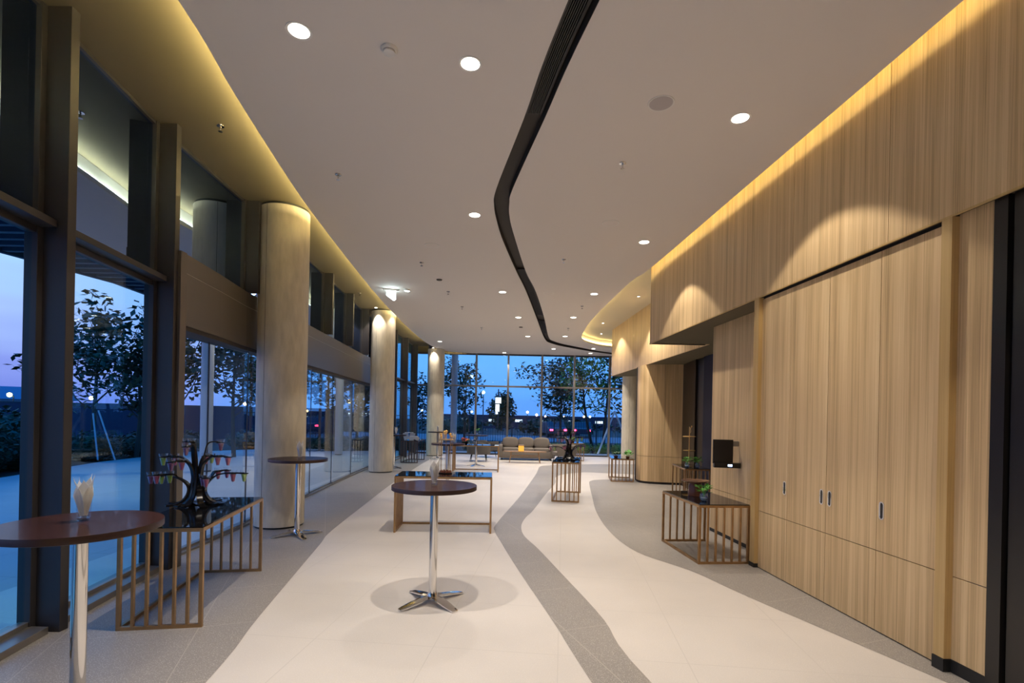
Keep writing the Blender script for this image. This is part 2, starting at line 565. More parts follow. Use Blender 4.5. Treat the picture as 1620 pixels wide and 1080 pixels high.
# ------------------------------------------------------------------ plan of the lobby (metres, camera at the origin)
CH, SH, BH = 4.42, 4.68, 3.12         # ceiling, cove soffit, bulkhead underside
FAR, BACK = 22.2, -4.0
GLASS = [(-2.6, -4.0), (-3.33, 2.25), (-3.58, 3.78), (-3.80, 5.3), (-3.90, 7.5), (-4.05, 9.7), (-4.45, 15.5), (-4.38, 17.), (-4.30, 22.2)]
gx = lambda y: lerp_path(GLASS, y)
CEIL_L = spline([(-1.75, -4.0), (-1.95, 0.), (-2.28, 3.3), (-2.46, 4.4), (-2.72, 6.23), (-2.85, 7.5), (-3.01, 9.38), (-3.17, 11.6), (-3.27, 13.7), (-3.35, 17.0), (-3.28, 19.6), (-3.05, 21.1), (-2.7, 21.75), (-1.8, 22.15)], 5)
CEIL_R = spline([(3.33, -4.0), (3.05, 0.), (2.85, 3.3), (2.67, 6.0), (2.45, 9.2), (2.33, 9.9), (2.25, 11.4), (2.17, 13.7), (2.20, 15.7), (2.36, 17.5), (2.83, 18.55), (3.8, 19.4), (6.5, 20.2)], 5)
SLOT_L = spline([(2.2, -4.0), (1.25, -.5), (.313, 3.32), (.05, 4.66), (-.247, 6.1), (-.29, 6.6), (-.27, 7.1), (-.20, 7.87), (.03, 9.57), (.246, 11.), (.60, 13.8), (1.08, 17.6), (1.40, 18.7), (2.2, 19.75), (4.2, 21.5), (6.5, 22.15)], 5)
SLOT_R = spline([(2.4, -4.0), (1.45, -.5), (.52, 3.31), (.24, 4.66), (-.05, 6.1), (-.09, 6.5), (-.09, 6.92), (-.03, 7.6), (.207, 9.55), (.472, 11.1), (.84, 14.), (1.19, 17.2), (1.47, 18.2), (2.2, 19.2), (4.1, 21.0), (6.5, 21.7)], 5)
bulk = lambda y: 3.197 - .065 * y     # face of the upper wood bulkhead
door_plane = lambda y: 3.262 - .068 * y


def bezier2(pts, n=6): return [tuple(p) for p in spline(pts, n)]


# ------------------------------------------------------------------ floor
def build_floor():
    b = MB()
    b.poly([(-4.6, BACK, 0), (6.6, BACK, 0), (6.6, FAR + .1, 0), (-4.6, FAR + .1, 0)], 0)
    b.poly([(-4.6, BACK, -.12), (6.6, BACK, -.12), (6.6, FAR + .1, -.12), (-4.6, FAR + .1, -.12)], 0)
    h = .0015
    bl = bezier2([(1.25, -.5), (.545, 3.2), (.38, 4.13), (.097, 5.58), (-.109, 6.74), (-.215, 7.4), (-.20, 8.0), (.225, 10.87), (.75, 15.0), (.98, 17.2), (1.3, 17.75), (2.2, 18.3), (6.5, 19.3)])
    br = bezier2([(1.9, -.5), (.93, 3.2), (.797, 4.27), (.54, 5.6), (.36, 6.5), (.20, 7.2), (.182, 7.875), (.28, 8.53), (.418, 9.125), (.833, 11.4), (1.15, 13.0), (1.35, 14.6), (2.2, 15.65), (3.2, 15.5), (6.5, 14.9)])
    n = len(bl)
    for i in range(n - 1):
        j0 = i * (len(br) - 1) / (n - 1); j1 = (i + 1) * (len(br) - 1) / (n - 1)
        at = lambda j: Vector(br[int(j)]).lerp(Vector(br[min(int(j) + 1, len(br) - 1)]), j - int(j))
        p, q = at(j0), at(j1)
        b.poly([(bl[i][0], bl[i][1], h), (p.x, p.y, h), (q.x, q.y, h), (bl[i + 1][0], bl[i + 1][1], h)], 1)
    lg = bezier2([(-1.2, -4), (-1.5, 0), (-1.857, 3.12), (-2.04, 4.15), (-2.41, 6.4), (-2.54, 7.2), (-2.70, 9.5), (-2.87, 12.2), (-3.05, 17.), (-3.1, 19.5), (-3.3, 22.0)])
    for p, q in zip(lg, lg[1:]):
        b.poly([(gx(p[1]) - .2, p[1], h), (p[0], p[1], h), (q[0], q[1], h), (gx(q[1]) - .2, q[1], h)], 1)
    rg = bezier2([(5.2, -4), (3.9, 0.6), (2.885, 3.3), (2.29, 4.88), (2.03, 5.65), (1.62, 6.4), (1.49, 7.5), (1.55, 9.07), (1.76, 10.9), (2.02, 13.0), (2.12, 13.5), (2.35, 13.85), (2.9, 14.05)])
    for p, q in zip(rg, rg[1:]):
        b.poly([(p[0], p[1], h), (6.5, p[1], h), (6.5, q[1], h), (q[0], q[1], h)], 1)
    struct(b.build('floor', ['floor_light', 'floor_grey'], flip=False))
    for o in (bpy.data.objects['floor'],):
        me = o.data
        bm = bmesh.new(); bm.from_mesh(me)
        for f in bm.faces:
            f.normal_update()
            if f.normal.z < 0: f.normal_flip()
        bm.to_mesh(me); bm.free()


build_floor()

# ------------------------------------------------------------------ ceiling
def build_ceiling():
    T = .05
    b = MB()
    # left and right ceiling boards: strips between two curves sampled to equal counts

    def resample(path, n):
        L = [0.]
        for p, q in zip(path, path[1:]): L.append(L[-1] + (Vector(q) - Vector(p)).length)
        out = []
        for i in range(n):
            t = L[-1] * i / (n - 1); k = 0
            while k < len(L) - 2 and L[k + 1] < t: k += 1
            f = (t - L[k]) / max(1e-9, L[k + 1] - L[k])
            out.append(tuple(Vector(path[k]).lerp(Vector(path[k + 1]), f)))
        return out
    left_edge = CEIL_L + [(-1.0, FAR), (6.5, FAR)]
    ls = SLOT_L
    b2 = MB()
    b2.prism(list(left_edge) + ls[::-1], CH, CH + T)
    b2.prism(list(SLOT_R) + CEIL_R[::-1], CH, CH + T)
    o = b2.build('ceiling', 'ceiling')
    struct(o)
    # n-gons are concave: triangulate
    bm = bmesh.new(); bm.from_mesh(o.data)
    bmesh.ops.triangulate(bm, faces=[f for f in bm.faces if len(f.verts) > 4], ngon_method='EAR_CLIP')
    bm.to_mesh(o.data); bm.free()
    # upper soffit of the coves and roof
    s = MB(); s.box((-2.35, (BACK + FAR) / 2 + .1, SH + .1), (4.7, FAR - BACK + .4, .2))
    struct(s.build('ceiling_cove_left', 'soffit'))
    s = MB(); s.box((3.35, (BACK + FAR) / 2 + .1, SH + .1), (6.7, FAR - BACK + .4, .2))
    struct(s.build('ceiling_cove_right', 'soffit_bounce'))
    # slot: black back plate and air grilles
    k = MB(); k.strip(SLOT_L, SLOT_R, CH + .10, CH + .14)
    for e in (SLOT_L, SLOT_R):
        k.strip(offset(e, .004), offset(e, -.004), CH + .002, CH + .10)
    struct(k.build('ceiling_slot', 'slot'))

    def mid(t):
        n = len(SLOT_L) - 1; i = min(int(t * n), n - 1); f = t * n - i
        a = Vector(SLOT_L[i]).lerp(Vector(SLOT_L[i + 1]), f); c = Vector(SLOT_R[i]).lerp(Vector(SLOT_R[i + 1]), f)
        return a, c
    ys = lambda y: min(range(len(SLOT_L)), key=lambda i: abs(SLOT_L[i][1] - y))
    labels = ['long slatted air grille in the black ceiling slot, nearest the camera',
              'slatted air grille in the black ceiling slot beyond the bend', 'far slatted air grille in the black ceiling slot by the curve']
    for (y0, y1), lab in zip([(0.5, 4.55), (9.6, 13.6), (14.2, 17.2)], labels):
        g = empty('air_grille', (0, 0, 0)); tag(g, lab, 'grille', 'air grilles in the ceiling slot')
        i0, i1 = ys(y0), ys(y1)
        seg = range(i0, i1 + 1)
        fr = MB()
        for f in (.16, .84):
            pts = [Vector(SLOT_L[i]).lerp(Vector(SLOT_R[i]), f) for i in seg]
            fr.strip([tuple(p) for p in pts], offset([tuple(p) for p in pts], .012), CH + .045, CH + .075)
        fr.build('grille_frame', 'grille', g)
        sl = MB()
        for f in [.22 + .08 * j for j in range(8)]:
            pts = [Vector(SLOT_L[i]).lerp(Vector(SLOT_R[i]), f) for i in seg]
            sl.strip([tuple(p) for p in pts], offset([tuple(p) for p in pts], .006), CH + .048, CH + .07)
        sl.build('slats', 'grille', g)


build_ceiling()

# concealed led strips that light the coves
def led(name, path, sgn, inset, z, label, m='led'):
    i0 = [i for i, p in enumerate(path) if p[1] > -3.9]
    pts = [path[i] for i in i0]
    a = offset(pts, sgn * inset); c = offset(pts, sgn * (inset + .022))
    b = MB(); b.strip(a, c, z, z + .012, 1)
    b.add([(*p, z + .0125) for p in a] + [(*p, z + .0125) for p in c], [(i, i + 1, len(a) + i + 1, len(a) + i) for i in range(len(a) - 1)], 0)
    if m == 'led_right': b.add([(*p, z - .0005) for p in a] + [(*p, z - .0005) for p in c], [(i, i + 1, len(a) + i + 1, len(a) + i) for i in range(len(a) - 1)], 0)
    t = empty(name, (0, 0, 0)); tag(t, label, 'led strip')
    b.build('light_strip', [m, 'white_metal'], t, flip=False)
    me = t.children[0].data
    bm = bmesh.new(); bm.from_mesh(me)
    for f in bm.faces:
        f.normal_update()
        if f.material_index == 0 and (f.normal.z < 0) == (f.calc_center_median().z > z + .006): f.normal_flip()
    bm.to_mesh(me); bm.free()
    m = MB(); m.strip(offset(pts, sgn * (inset + .03)), offset(pts, sgn * (inset + .045)), CH + .051, SH - .005)
    m.build('light_baffle', 'white_metal', t)  # added unseen board, keeps strip light out of the ceiling void


led('led_strip', CEIL_L, -1, .025, 4.49, 'yellow light strip hidden along the left cove edge by the glass')
led('led_strip', CEIL_R, 1, .05, 4.525, 'yellow light strip hidden along the cove edge above the wood wall', 'led_right')

# ------------------------------------------------------------------ right hand wood walls
def build_right():
    G = .006
    # upper bulkhead in panels
    b = MB()
    js = [-4.0, -2.1, -.88, .33, 1.55, 2.77, 3.99, 5.21, 6.43, 7.65, 8.87, 9.56]
    for y0, y1 in zip(js, js[1:]):
        a0, a1 = y0 + G / 2, y1 - (G / 2 if y1 < 9.5 else 0)
        b.prism([(bulk(a0), a0), (bulk(a1), a1), (bulk(a1) + .03, a1), (bulk(a0) + .03, a0)], BH, SH - .0)
    y = 9.56
    b.prism([(bulk(y), y), (bulk(y), y - .03), (3.70, y - .03), (3.70, y)], BH, SH)
    struct(b.build('wall_right_bulkhead', 'wood'))
    k = MB()
    k.prism([(bulk(-4) + .03, -4), (bulk(9.5) + .03, 9.5), (bulk(9.5) + .06, 9.5), (bulk(-4) + .06, -4)], BH, SH)
    struct(k.build('wall_right_backing', 'groove'))
    # second bulkhead beyond the recess
    c2 = lambda y: 3.64 - .0456 * (y - 10.3)
    b = MB()
    js = [9.57, 10.7, 11.9, 13.1, 14.3, 15.5, 16.4, 17.1]
    for y0, y1 in zip(js, js[1:]):
        a0, a1 = y0 + .002, y1 - .002
        b.prism([(c2(a0), a0), (c2(a1), a1), (c2(a1) + .03, a1), (c2(a0) + .03, a0)], BH, SH)
    b.prism([(c2(17.1), 17.1), (c2(17.1), 17.07), (4.6, 17.07), (4.6, 17.1)], BH, SH)
    struct(b.build('wall_right_bulkhead_far', 'wood'))
    # underside plates
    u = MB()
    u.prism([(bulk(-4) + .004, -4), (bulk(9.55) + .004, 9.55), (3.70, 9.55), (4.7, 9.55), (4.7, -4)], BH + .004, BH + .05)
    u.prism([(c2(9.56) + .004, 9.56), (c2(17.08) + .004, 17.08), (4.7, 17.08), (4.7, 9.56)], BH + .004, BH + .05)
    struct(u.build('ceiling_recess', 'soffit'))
    e = MB()
    e.bar((bulk(9.56), 9.56, BH - .004), (3.62, 9.56, BH - .004), .05, .02)
    struct(e.build('trim_1', 'skirting'))
    e = MB()
    e.bar((bulk(-4) + .01, -4, BH - .006), (bulk(9.55) + .01, 9.55, BH - .006), .018, .012)
    struct(e.build('trim_2', 'wood_edge'))
    # near recessed panel and black wall
    p = MB()
    for z0, z1 in ((.09, .650), (.656, BH)):
        p.prism([(door_plane(3.22), 3.22), (door_plane(3.45), 3.45), (door_plane(3.45) + .05, 3.45), (door_plane(3.22) + .05, 3.22)], z0, z1)
    struct(p.build('wall_right_panel', 'wood'))
    s = MB(); s.prism([(door_plane(3.2) - .004, 3.2), (door_plane(3.45) - .004, 3.45), (door_plane(3.45) + .05, 3.45), (door_plane(3.2) + .05, 3.2)], 0, .088)
    struct(s.build('baseboard_right', 'skirting'))
    w = MB(); w.prism([(3.02, -4), (3.055, 3.10), (3.20, 3.10), (3.2, -4)], 0, BH)
    w.prism([(3.035, 3.12), (3.03, 3.205), (3.12, 3.205), (3.12, 3.12)], 0, BH)
    struct(w.build('wall_right_black', 'black_wall'))
    # pilasters
    for i, (y0, y1) in enumerate(((3.45, 3.53), (5.83, 5.93))):
        q = MB(); q.prism([(bulk(y0) + .004, y0), (bulk(y1) + .004, y1), (3.26 if i else 3.15, y1), (3.26 if i else 3.15, y0)], .09 if not i else .05, BH - .012)
        struct(q.build('trim_%d' % (3 + i), 'wood_edge'))
        q = MB(); q.prism([(bulk(y0) - .002, y0 - .004), (bulk(y1) - .002, y1 + .004), (3.15, y1 + .004), (3.15, y0 - .004)], 0, .088 if not i else .048)
        struct(q.build('baseboard_pilaster_%s' % ('near', 'far')[i], 'skirting'))
    # shadow gap above the doors and behind
    k = MB(); k.prism([(door_plane(3.53) + .012, 3.53), (door_plane(5.83) + .012, 5.83), (door_plane(5.83) + .03, 5.83), (door_plane(3.53) + .03, 3.53)], .0, BH)
    struct(k.build('wall_right_door_backing', 'groove'))
    # four folding door leaves
    ds = [3.53, 4.115, 4.715, 5.30, 5.83]
    hy = [4.065, 4.665, 4.775, 5.35]
    for i, (y0, y1) in enumerate(zip(ds, ds[1:])):
        d = empty('door_%d' % (i + 1), (door_plane((y0 + y1) / 2), (y0 + y1) / 2, 0)); struct(d)
        inv = Vector(d.location)
        for nm, z0, z1 in (('lower_panel', .012, .653), ('upper_panel', .659, BH - .03)):
            q = MB(); a0, a1 = y0 + .003, y1 - .003
            q.prism([(door_plane(a0) - inv.x, a0 - inv.y), (door_plane(a1) - inv.x, a1 - inv.y), (door_plane(a1) + .011 - inv.x, a1 - inv.y), (door_plane(a0) + .011 - inv.x, a0 - inv.y)], z0, z1)
            q.build(nm, 'wood', d)
        y = hy[i]; R = rotz(.068)
        h = MB(); pts = []
        for kk in range(24):
            a = 2 * PI * kk / 24
            pts.append((math.cos(a) * .027, math.sin(a) * .024 + (.049 if math.sin(a) > 0 else -.049)))
        inner = [(px * .66, pz * .88) for px, pz in pts]
        X = door_plane(y) - inv.x
        vo = [(X - .003, y - inv.y + px, .985 + pz) for px, pz in pts]
        vi = [(X - .003, y - inv.y + px, .985 + pz) for px, pz in inner]
        vb = [(X + .008, y - inv.y + px, .985 + pz) for px, pz in pts]
        vd = [(X - .001, y - inv.y + px * .9, .985 + pz) for px, pz in inner]
        n = 24
        h.add(vo + vi + vb + vd, [(k1, (k1 + 1) % n, n + (k1 + 1) % n, n + k1) for k1 in range(n)]
              + [(k1, 2 * n + k1, 2 * n + (k1 + 1) % n, (k1 + 1) % n) for k1 in range(n)]
              + [(n + k1, n + (k1 + 1) % n, 3 * n + (k1 + 1) % n, 3 * n + k1) for k1 in range(n)])
        h.add([vd[k1] for k1 in range(n)], [tuple(range(n))], 1)
        h.build('pull_handle', ['chrome', 'screen'], d)
    # recessed wall that carries the small monitor
    tv = lambda y: 3.60 - .068 * y
    p = MB()
    for y0, y1 in ((5.94, 7.10), (7.105, 7.77)):
        for z0, z1 in ((.05, .650), (.656, BH)):
            p.prism([(tv(y0), y0), (tv(y1), y1), (tv(y1) + .03, y1), (tv(y0) + .03, y0)], z0, z1)
    p.prism([(tv(7.77), 7.77), (tv(7.77), 7.74), (4.35, 7.74), (4.35, 7.77)], 0, BH)
    struct(p.build('wall_recess_panel', 'wood'))
    s = MB(); s.prism([(tv(5.94) - .006, 5.94), (tv(7.76) - .006, 7.76), (tv(7.76) + .03, 7.76), (tv(5.94) + .03, 5.94)], 0, .05)
    struct(s.build('baseboard_recess', 'skirting'))
    k = MB(); k.prism([(tv(5.9) + .03, 5.9), (tv(7.73) + .03, 7.73), (4.4, 7.73), (4.4, 5.9)], 0, BH)
    struct(k.build('wall_recess_core', 'groove'))
    # dark recess
    d = MB(); d.prism([(4.30, 11.9), (4.42, 13.25), (4.7, 13.25), (4.7, 11.9)], 0, BH)
    struct(d.build('wall_recess_brown', 'brown_wall'))
    d = MB(); d.prism([(4.34, 11.40), (4.34, 11.89), (4.7, 11.89), (4.7, 11.40)], 0, BH)
    struct(d.build('wall_recess_black', 'black_wall'))
    d = MB(); d.prism([(4.30, 7.77), (4.30, 11.39), (4.7, 11.39), (4.7, 7.77)], 0, BH)
    struct(d.build('wall_recess_navy', 'navy'))
    # rounded wood pier
    face = [(4.42, 13.06), (3.96, 13.13), (3.72, 13.19), (3.56, 13.27), (3.46, 13.39), (3.41, 13.54), (3.40, 13.75)]
    fp = bezier2(face, 5)
    p = MB()
    for z0, z1 in ((.06, .715), (.721, BH)):
        cut = [i for i, q in enumerate(fp) if q[0] >= 3.93][-1]
        p.strip(fp[:cut + 1], offset(fp[:cut + 1], -.04), z0, z1)
        nxt = [(fp[cut][0] - .005, fp[cut][1])] + fp[cut + 1:]
        p.strip(nxt, offset(nxt, -.04), z0, z1)
    struct(p.build('wall_pier', 'wood'))
    c = MB(); c.prism([(4.42, 13.11), (3.98, 13.18), (3.75, 13.24), (3.52, 13.42), (3.45, 13.56), (3.45, 14.1), (4.42, 14.1)], 0, BH)
    c.strip(offset(fp, -.012), offset(fp, -.04), 0, .06)
    struct(c.build('wall_pier_core', 'groove'))
    # room sides that close the lobby
    r = MB(); r.box((6.6, 18.2, 2.34), (.1, 8.2, 4.68)); r.box((5.5, 14.05, 2.34), (2.2, .1, 4.68))
    struct(r.build('wall_right_far', 'brown_wall'))
    r = MB(); r.box((1.0, BACK - .05, 2.34), (11, .1, 4.68))
    struct(r.build('wall_back', 'wood'))
    r = MB(); r.prism([(3.2, -4), (3.2, 3.2), (4.7, 3.2), (4.7, -4)], 0, SH)
    struct(r.build('wall_right_core', 'groove'))


build_right()

# ------------------------------------------------------------------ round columns
def column(x, y, r, top, name='column', mat_='column'):
    b = MB(); b.lathe([(r, .03), (r, top)], (x, y, 0), 64)
    o = b.build(name, mat_, smooth=True); struct(o)
    k = MB(); k.lathe([(r - .02, 0), (r - .02, .035)], (x, y, 0), 64)
    if mat_ == 'column':
        k.lathe([(r - .015, top - .001), (r - .015, SH)], (x, y, 0), 64)
        a = -1.75  # vertical sheet joint
        for aa in (a, a + .0):
            k.box((x + (r - .0005) * math.cos(aa - .15), y + (r - .0005) * math.sin(aa - .15), top / 2 + .02), (.004, .004, top - .05), aa)
    k.build('shadow_gap', 'skirting', o, smooth=True)
    return o


column(-3.43, 7.52, .345, 4.645)
column(-3.80, 14.75, .345, 4.645)
column(-3.20, 21.05, .345, 4.41)
column(4.95, 21.2, .345, 4.41)
for (x, y) in ((-8.45, 14.0), (-7.0, 20.5), (-2.83, 24.6)):
    column(x, y, .155, 5.2, 'outdoor_column', 'column_out')

# ------------------------------------------------------------------ left glass wall
def fin(b, y, z0, z1, d=.2, w=.075, back=0.):
    x = gx(y)
    b.box((x + d / 2 + .03 - back, y + w / 2, (z0 + z1) / 2), (d, w, z1 - z0), .0)
    b.box((x + .0, y + w / 2 - .02, (z0 + z1) / 2), (.10, w + .05, z1 - z0), .0)


def wseg(b, y0, y1, t, z0, z1, dx=0., mi=0):
    p, q = (gx(y0) + dx, y0), (gx(y1) + dx, y1)
    b.prism([p, q, (q[0] - t, q[1]), (p[0] - t, p[1])], z0, z1, mi)


def window(n, y0, y1, low=True, transom=3.02):
    w = empty('window_%d' % n, ((gx(y0) + gx(y1)) / 2, (y0 + y1) / 2, 0)); struct(w)
    L = Vector(w.location)

    def part(bm, name, m, **k):
        bm.v = [(x - L.x, y - L.y, z) for x, y, z in bm.v]
        return bm.build(name, m, w, **k)
    b = MB(); fin(b, y1, 0 if low else 3.37, SH)
    part(b, 'mullion', 'bronze', bevel=.003)
    a0, a1 = y0 + .09, y1 - .03
    if low:
        b = MB(); wseg(b, a0, a1, .012, .085, transom - .03); part(b, 'lower_pane', 'pane')
        b = MB(); wseg(b, a0, a1, .30, .0, .055, .17); wseg(b, a0, a1, .07, .055, .09, .03); part(b, 'sill', 'sill', bevel=.003)
        b = MB(); wseg(b, a0 - .02, a1 + .02, .24, transom, transom + .055, .16); wseg(b, a0, a1, .07, transom - .05, transom, .03); part(b, 'transom', 'bronze', bevel=.003)
        z = transom + .055
    else:
        z = 3.37
    b = MB(); wseg(b, a0, a1, .012, z + .02, SH - .03); part(b, 'upper_pane', 'pane_upper' if y1 < 16.3 else 'pane')
    b = MB(); wseg(b, a0, a1, .06, SH - .035, SH, .03); wseg(b, a0, a1, .06, z, z + .022, .03); part(b, 'frame', 'bronze')
    return w


WY = [(-3.9, 0.72), (0.72, 2.25), (2.25, 3.78), (3.78, 5.3)]
n = 1
for y0, y1 in WY:
    window(n, y0, y1); n += 1
for y0, y1 in ((5.3, 7.2), (7.2, 9.05), (9.05, 10.85), (10.85, 12.65), (12.65, 14.45), (14.45, 16.25)):
    window(n, y0, y1, low=False); n += 1
for y0, y1 in ((16.25, 18.0), (18.0, 19.75), (19.75, 21.6)):
    window(n, y0, y1, transom=2.98); n += 1

# entrance portal: header, jambs and sliding glass doors
hd = lambda y: gx(y) + .24 if y < 6 else gx(y) + .12
def build_portal():
    b = MB()
    ys_ = [5.42, 6.3, 7.16, 7.9, 9.7, 10.9, 12.7, 14.4, 15.95]
    f = [(gx(y) + (.25 if y < 5.5 else .19 if y < 7 else .10), y) for y in ys_]
    bk = [(gx(y) - .12, y) for y in ys_]
    b.strip(f, bk, 2.60, 3.16)
    b.strip(f, bk, 3.166, 3.37)
    struct(b.build('trim_5', 'header'))
    l = MB(); l.strip([(x - .004, y) for x, y in f], [(x - .05, y) for x, y in f], 3.158, 3.168)
    struct(l.build('trim_6', 'metal_line'))
    k = MB(); k.strip([(x - .02, y) for x, y in f], bk, 2.55, 2.60)
    struct(k.build('trim_7', 'slot'))
    # jamb that widens the mullion beside the doors
    j = MB(); j.box((gx(5.3) + .10, 5.41, 1.685), (.32, .10, 3.37)); j.box((gx(15.98) + .06, 15.98, 1.685), (.22, .10, 3.37))
    struct(j.build('trim_8', 'header'))
    # floor guide rail
    r = MB()
    ys2 = [5.47, 7.5, 9.7, 12.7, 15.93]
    r.strip([(gx(y) + .04, y) for y in ys2], [(gx(y) - .06, y) for y in ys2], 0, .03)
    struct(r.build('trim_9', 'sill'))
    splits = [5.47, 6.45, 7.42, 8.6, 10.25, 11.9, 13.6, 15.92]
    for i, (y0, y1) in enumerate(zip(splits, splits[1:])):
        d = empty('door_%d' % (5 + i), (gx((y0 + y1) / 2), (y0 + y1) / 2, 0)); struct(d)
        L = Vector(d.location); dx = .012 if i % 2 else -.024
        b = MB(); wseg(b, y0 - .02, y1 + .02, .012, .05, 2.56, dx)
        b.v = [(x - L.x, y - L.y, z) for x, y, z in b.v]; b.build('glass_leaf', 'pane_door', d)
        b = MB(); wseg(b, y0 - .02, y1 + .02, .02, .03, .055, dx + .004)
        b.v = [(x - L.x, y - L.y, z) for x, y, z in b.v]; b.build('bottom_rail', 'sill', d)
        b = MB(); wseg(b, y1 - .004, y1 + .012, .016, .055, 2.555, dx + .002)
        b.v = [(x - L.x, y - L.y, z) for x, y, z in b.v]; b.build('edge_seal', 'bronze', d)


build_portal()

# spandrel behind the clerestory panes, canopy with slats outside
b = MB()
ys_ = [-3.9, 2.25, 3.78, 5.3, 7.5, 9.7, 15.5, 16.1]
b.strip([(gx(y) - .35, y) for y in ys_], [(gx(y) - .45, y) for y in ys_], 3.30, 4.32)
struct(b.build('wall_spandrel', 'spandrel'))
b = MB(); b.strip([(gx(y) - .33, y) for y in ys_], [(gx(y) - .45, y) for y in ys_], 4.32, SH + .2)
struct(b.build('trim_10', 'reflection_band'))  # olive colour stands for the cove soffit mirrored in the panes
can = [(-4.30, -3.5), (-5.05, 4.9), (-4.80, 6.1), (-4.9, 7.4)]
b = MB(); b.prism([(x + .0, y) for x, y in can] + [(gx(y) - .1, y) for y in (7.4, 5.3, 3.78, 2.25, -3.5)], 3.27, 3.31)
struct(b.build('canopy', 'louver'))
b = MB()
for i in range(34):
    y = 1.2 + i * .18
    b.box(((gx(y) - .15 + lerp_path(can, y)) / 2, y, 3.235), (gx(y) - .15 - lerp_path(can, y), .05, .06), .0)
b.build('canopy_slats', 'louver', bpy.data.objects['canopy'])

b = MB(); b.strip(can, offset(can, .05), 3.19, 3.32); b.build('canopy_edge', 'louver', bpy.data.objects['canopy'])

# ------------------------------------------------------------------ far glass wall
MX = [-4.5, -3.05, -1.6, -.2, 1.28, 2.7, 4.25, 6.4]
for x0, x1 in zip(MX, MX[1:]):
    w = empty('window_%d' % n, ((x0 + x1) / 2, FAR, 0)); struct(w); n += 1
    c = (x0 + x1) / 2; W = x1 - x0
    MB().box((x1 - c, 0, 2.2), (.085, .14, 4.4)).build('mullion', 'sill', w)
    MB().box((0, 0, 3.0), (W - .085, .11, .07)).build('transom', 'sill', w)
    MB().box((0, 0, 1.52), (W - .05, .012, 2.92)).build('lower_pane', 'pane_door', w)
    MB().box((0, 0, 3.70), (W - .05, .012, 1.34)).build('upper_pane', 'pane_door', w)
    MB().box((0, 0, .03), (W - .05, .10, .06)).box((0, .0, 4.40), (W - .05, .10, .06)).build('frame', 'bronze', w)
b = MB(); b.box((1.0, FAR + .25, 4.62), (11.2, .5, .42))
struct(b.build('wall_far_fascia', 'soffit'))

# ------------------------------------------------------------------ ceiling fittings
def spot(parent, z, power, size=98, blend=.22, color=(1, .90, .77), radius=.028, rot=None, loc=(0, 0)):
    l = bpy.data.lights.new('lamp', 'SPOT'); l.energy = power; l.spot_size = math.radians(size); l.spot_blend = blend
    l.color = color; l.shadow_soft_size = radius
    o = bpy.data.objects.new('lamp', l); COL.objects.link(o); o.location = (loc[0], loc[1], z)
    if rot: o.rotation_euler = rot
    o.parent = parent
    return o


def downlight(x, y, label, z=CH, r=.072, power=LAMP_W, bright='bulb', group='downlights in the main ceiling'):
    t = empty('downlight', (x, y, z)); tag(t, label, 'downlight', group)
    b = MB(); b.lathe([(r, -.001), (r + .018, -.004), (r + .020, -.001), (r + .02, .002)], n=32, cap=False); b.build('trim_ring', 'white_metal', t, smooth=True)
    b = MB(); b.lathe([(0.0001, -.0025), (r, -.0025)], n=32); b.build('lamp_face', bright, t)
    spot(t, -.02, power * (.62 if y < 12 else 1.15), size=97, blend=.16)      # wide lobe with a crisp cut-off
    if y < 12: spot(t, -.02, power * .95, size=74, blend=1.0)      # brighter core of the beam
    return t


LAMPS = [(-1.588, 3.635, 'downlight near the left cove, nearest of the left pair'), (-.381, 3.939, 'downlight left of the black slot above the centre table'),
         (2.008, 4.573, 'downlight nearest to the wood wall by the folding doors'), (-.565, 6.90, 'downlight just left of the bend in the black slot'),
         (1.988, 7.822, 'second downlight along the wood bulkhead'), (-.265, 11.147, 'downlight left of the slot, in line with the exit sign'),
         (1.756, 11.148, 'downlight beside the corner of the first bulkhead'), (.118, 13.947, 'downlight left of the slot, second beyond its bend'),
         (1.616, 13.79, 'downlight beside the widened right cove'), (.481, 17.194, 'downlight left of the slot where it starts to curve right'),
         (1.733, 17.03, 'downlight between slot and tip of the right cove'), (1.604, 20.2, 'downlight beyond the slot near the big window tree'),
         (3.149, 19.9, 'downlight beyond the right cove tip, left of two'), (3.25, 21.3, 'downlight close to the far glass on the right'),
         (-.389, 21.7, 'downlight at the far glass wall above the lit sign'), (-2.735, 18.79, 'downlight in front of the third round column')]
for x, y, lab in LAMPS:
    downlight(x, y, lab)
for x, y in ((-.6, .6), (1.9, 1.1), (-1.7, -1.2), (.9, -1.6)):
    downlight(x, y, 'downlight in the ceiling behind the camera')
# narrow wall washers in the widened cove and beside the columns
for x, y, lab in ((3.03, 12.35, 'small spotlight in the right cove, nearest'), (2.80, 15.9, 'small spotlight in the right cove, middle'), (3.1, 17.9, 'small spotlight in the right cove, farthest')):
    t = empty('cove_spotlight', (x, y, SH)); tag(t, lab, 'spotlight', 'spotlights in the right cove')
    MB().lathe([(.05, -.004), (.05, .002)], n=20).build('trim_ring', 'slot', t)
    MB().lathe([(0.0001, -.006), (.03, -.006)], n=16).build('lamp_face', 'bulb', t)
    spot(t, -.03, 330 if y < 13 else 150, size=112, blend=.3)
for x, y, z, lab in ((-3.90, 14.27, SH, 'small spotlight in front of the second round column'), (-3.36, 14.50, SH, 'small spotlight at the right edge of the second column'),
                     (-3.27, 20.58, CH, 'small spotlight in front of the third round column')):
    t = empty('column_spotlight', (x, y, z)); tag(t, lab, 'spotlight', 'spotlights at the columns')
    MB().lathe([(.05, -.004), (.05, .002)], n=20).build('trim_ring', 'white_metal', t)
    MB().lathe([(0.0001, -.006), (.036, -.006)], n=16).build('lamp_face', 'bulb', t)
    spot(t, -.03, 30 if x == -3.36 else 110, size=86, blend=.4)

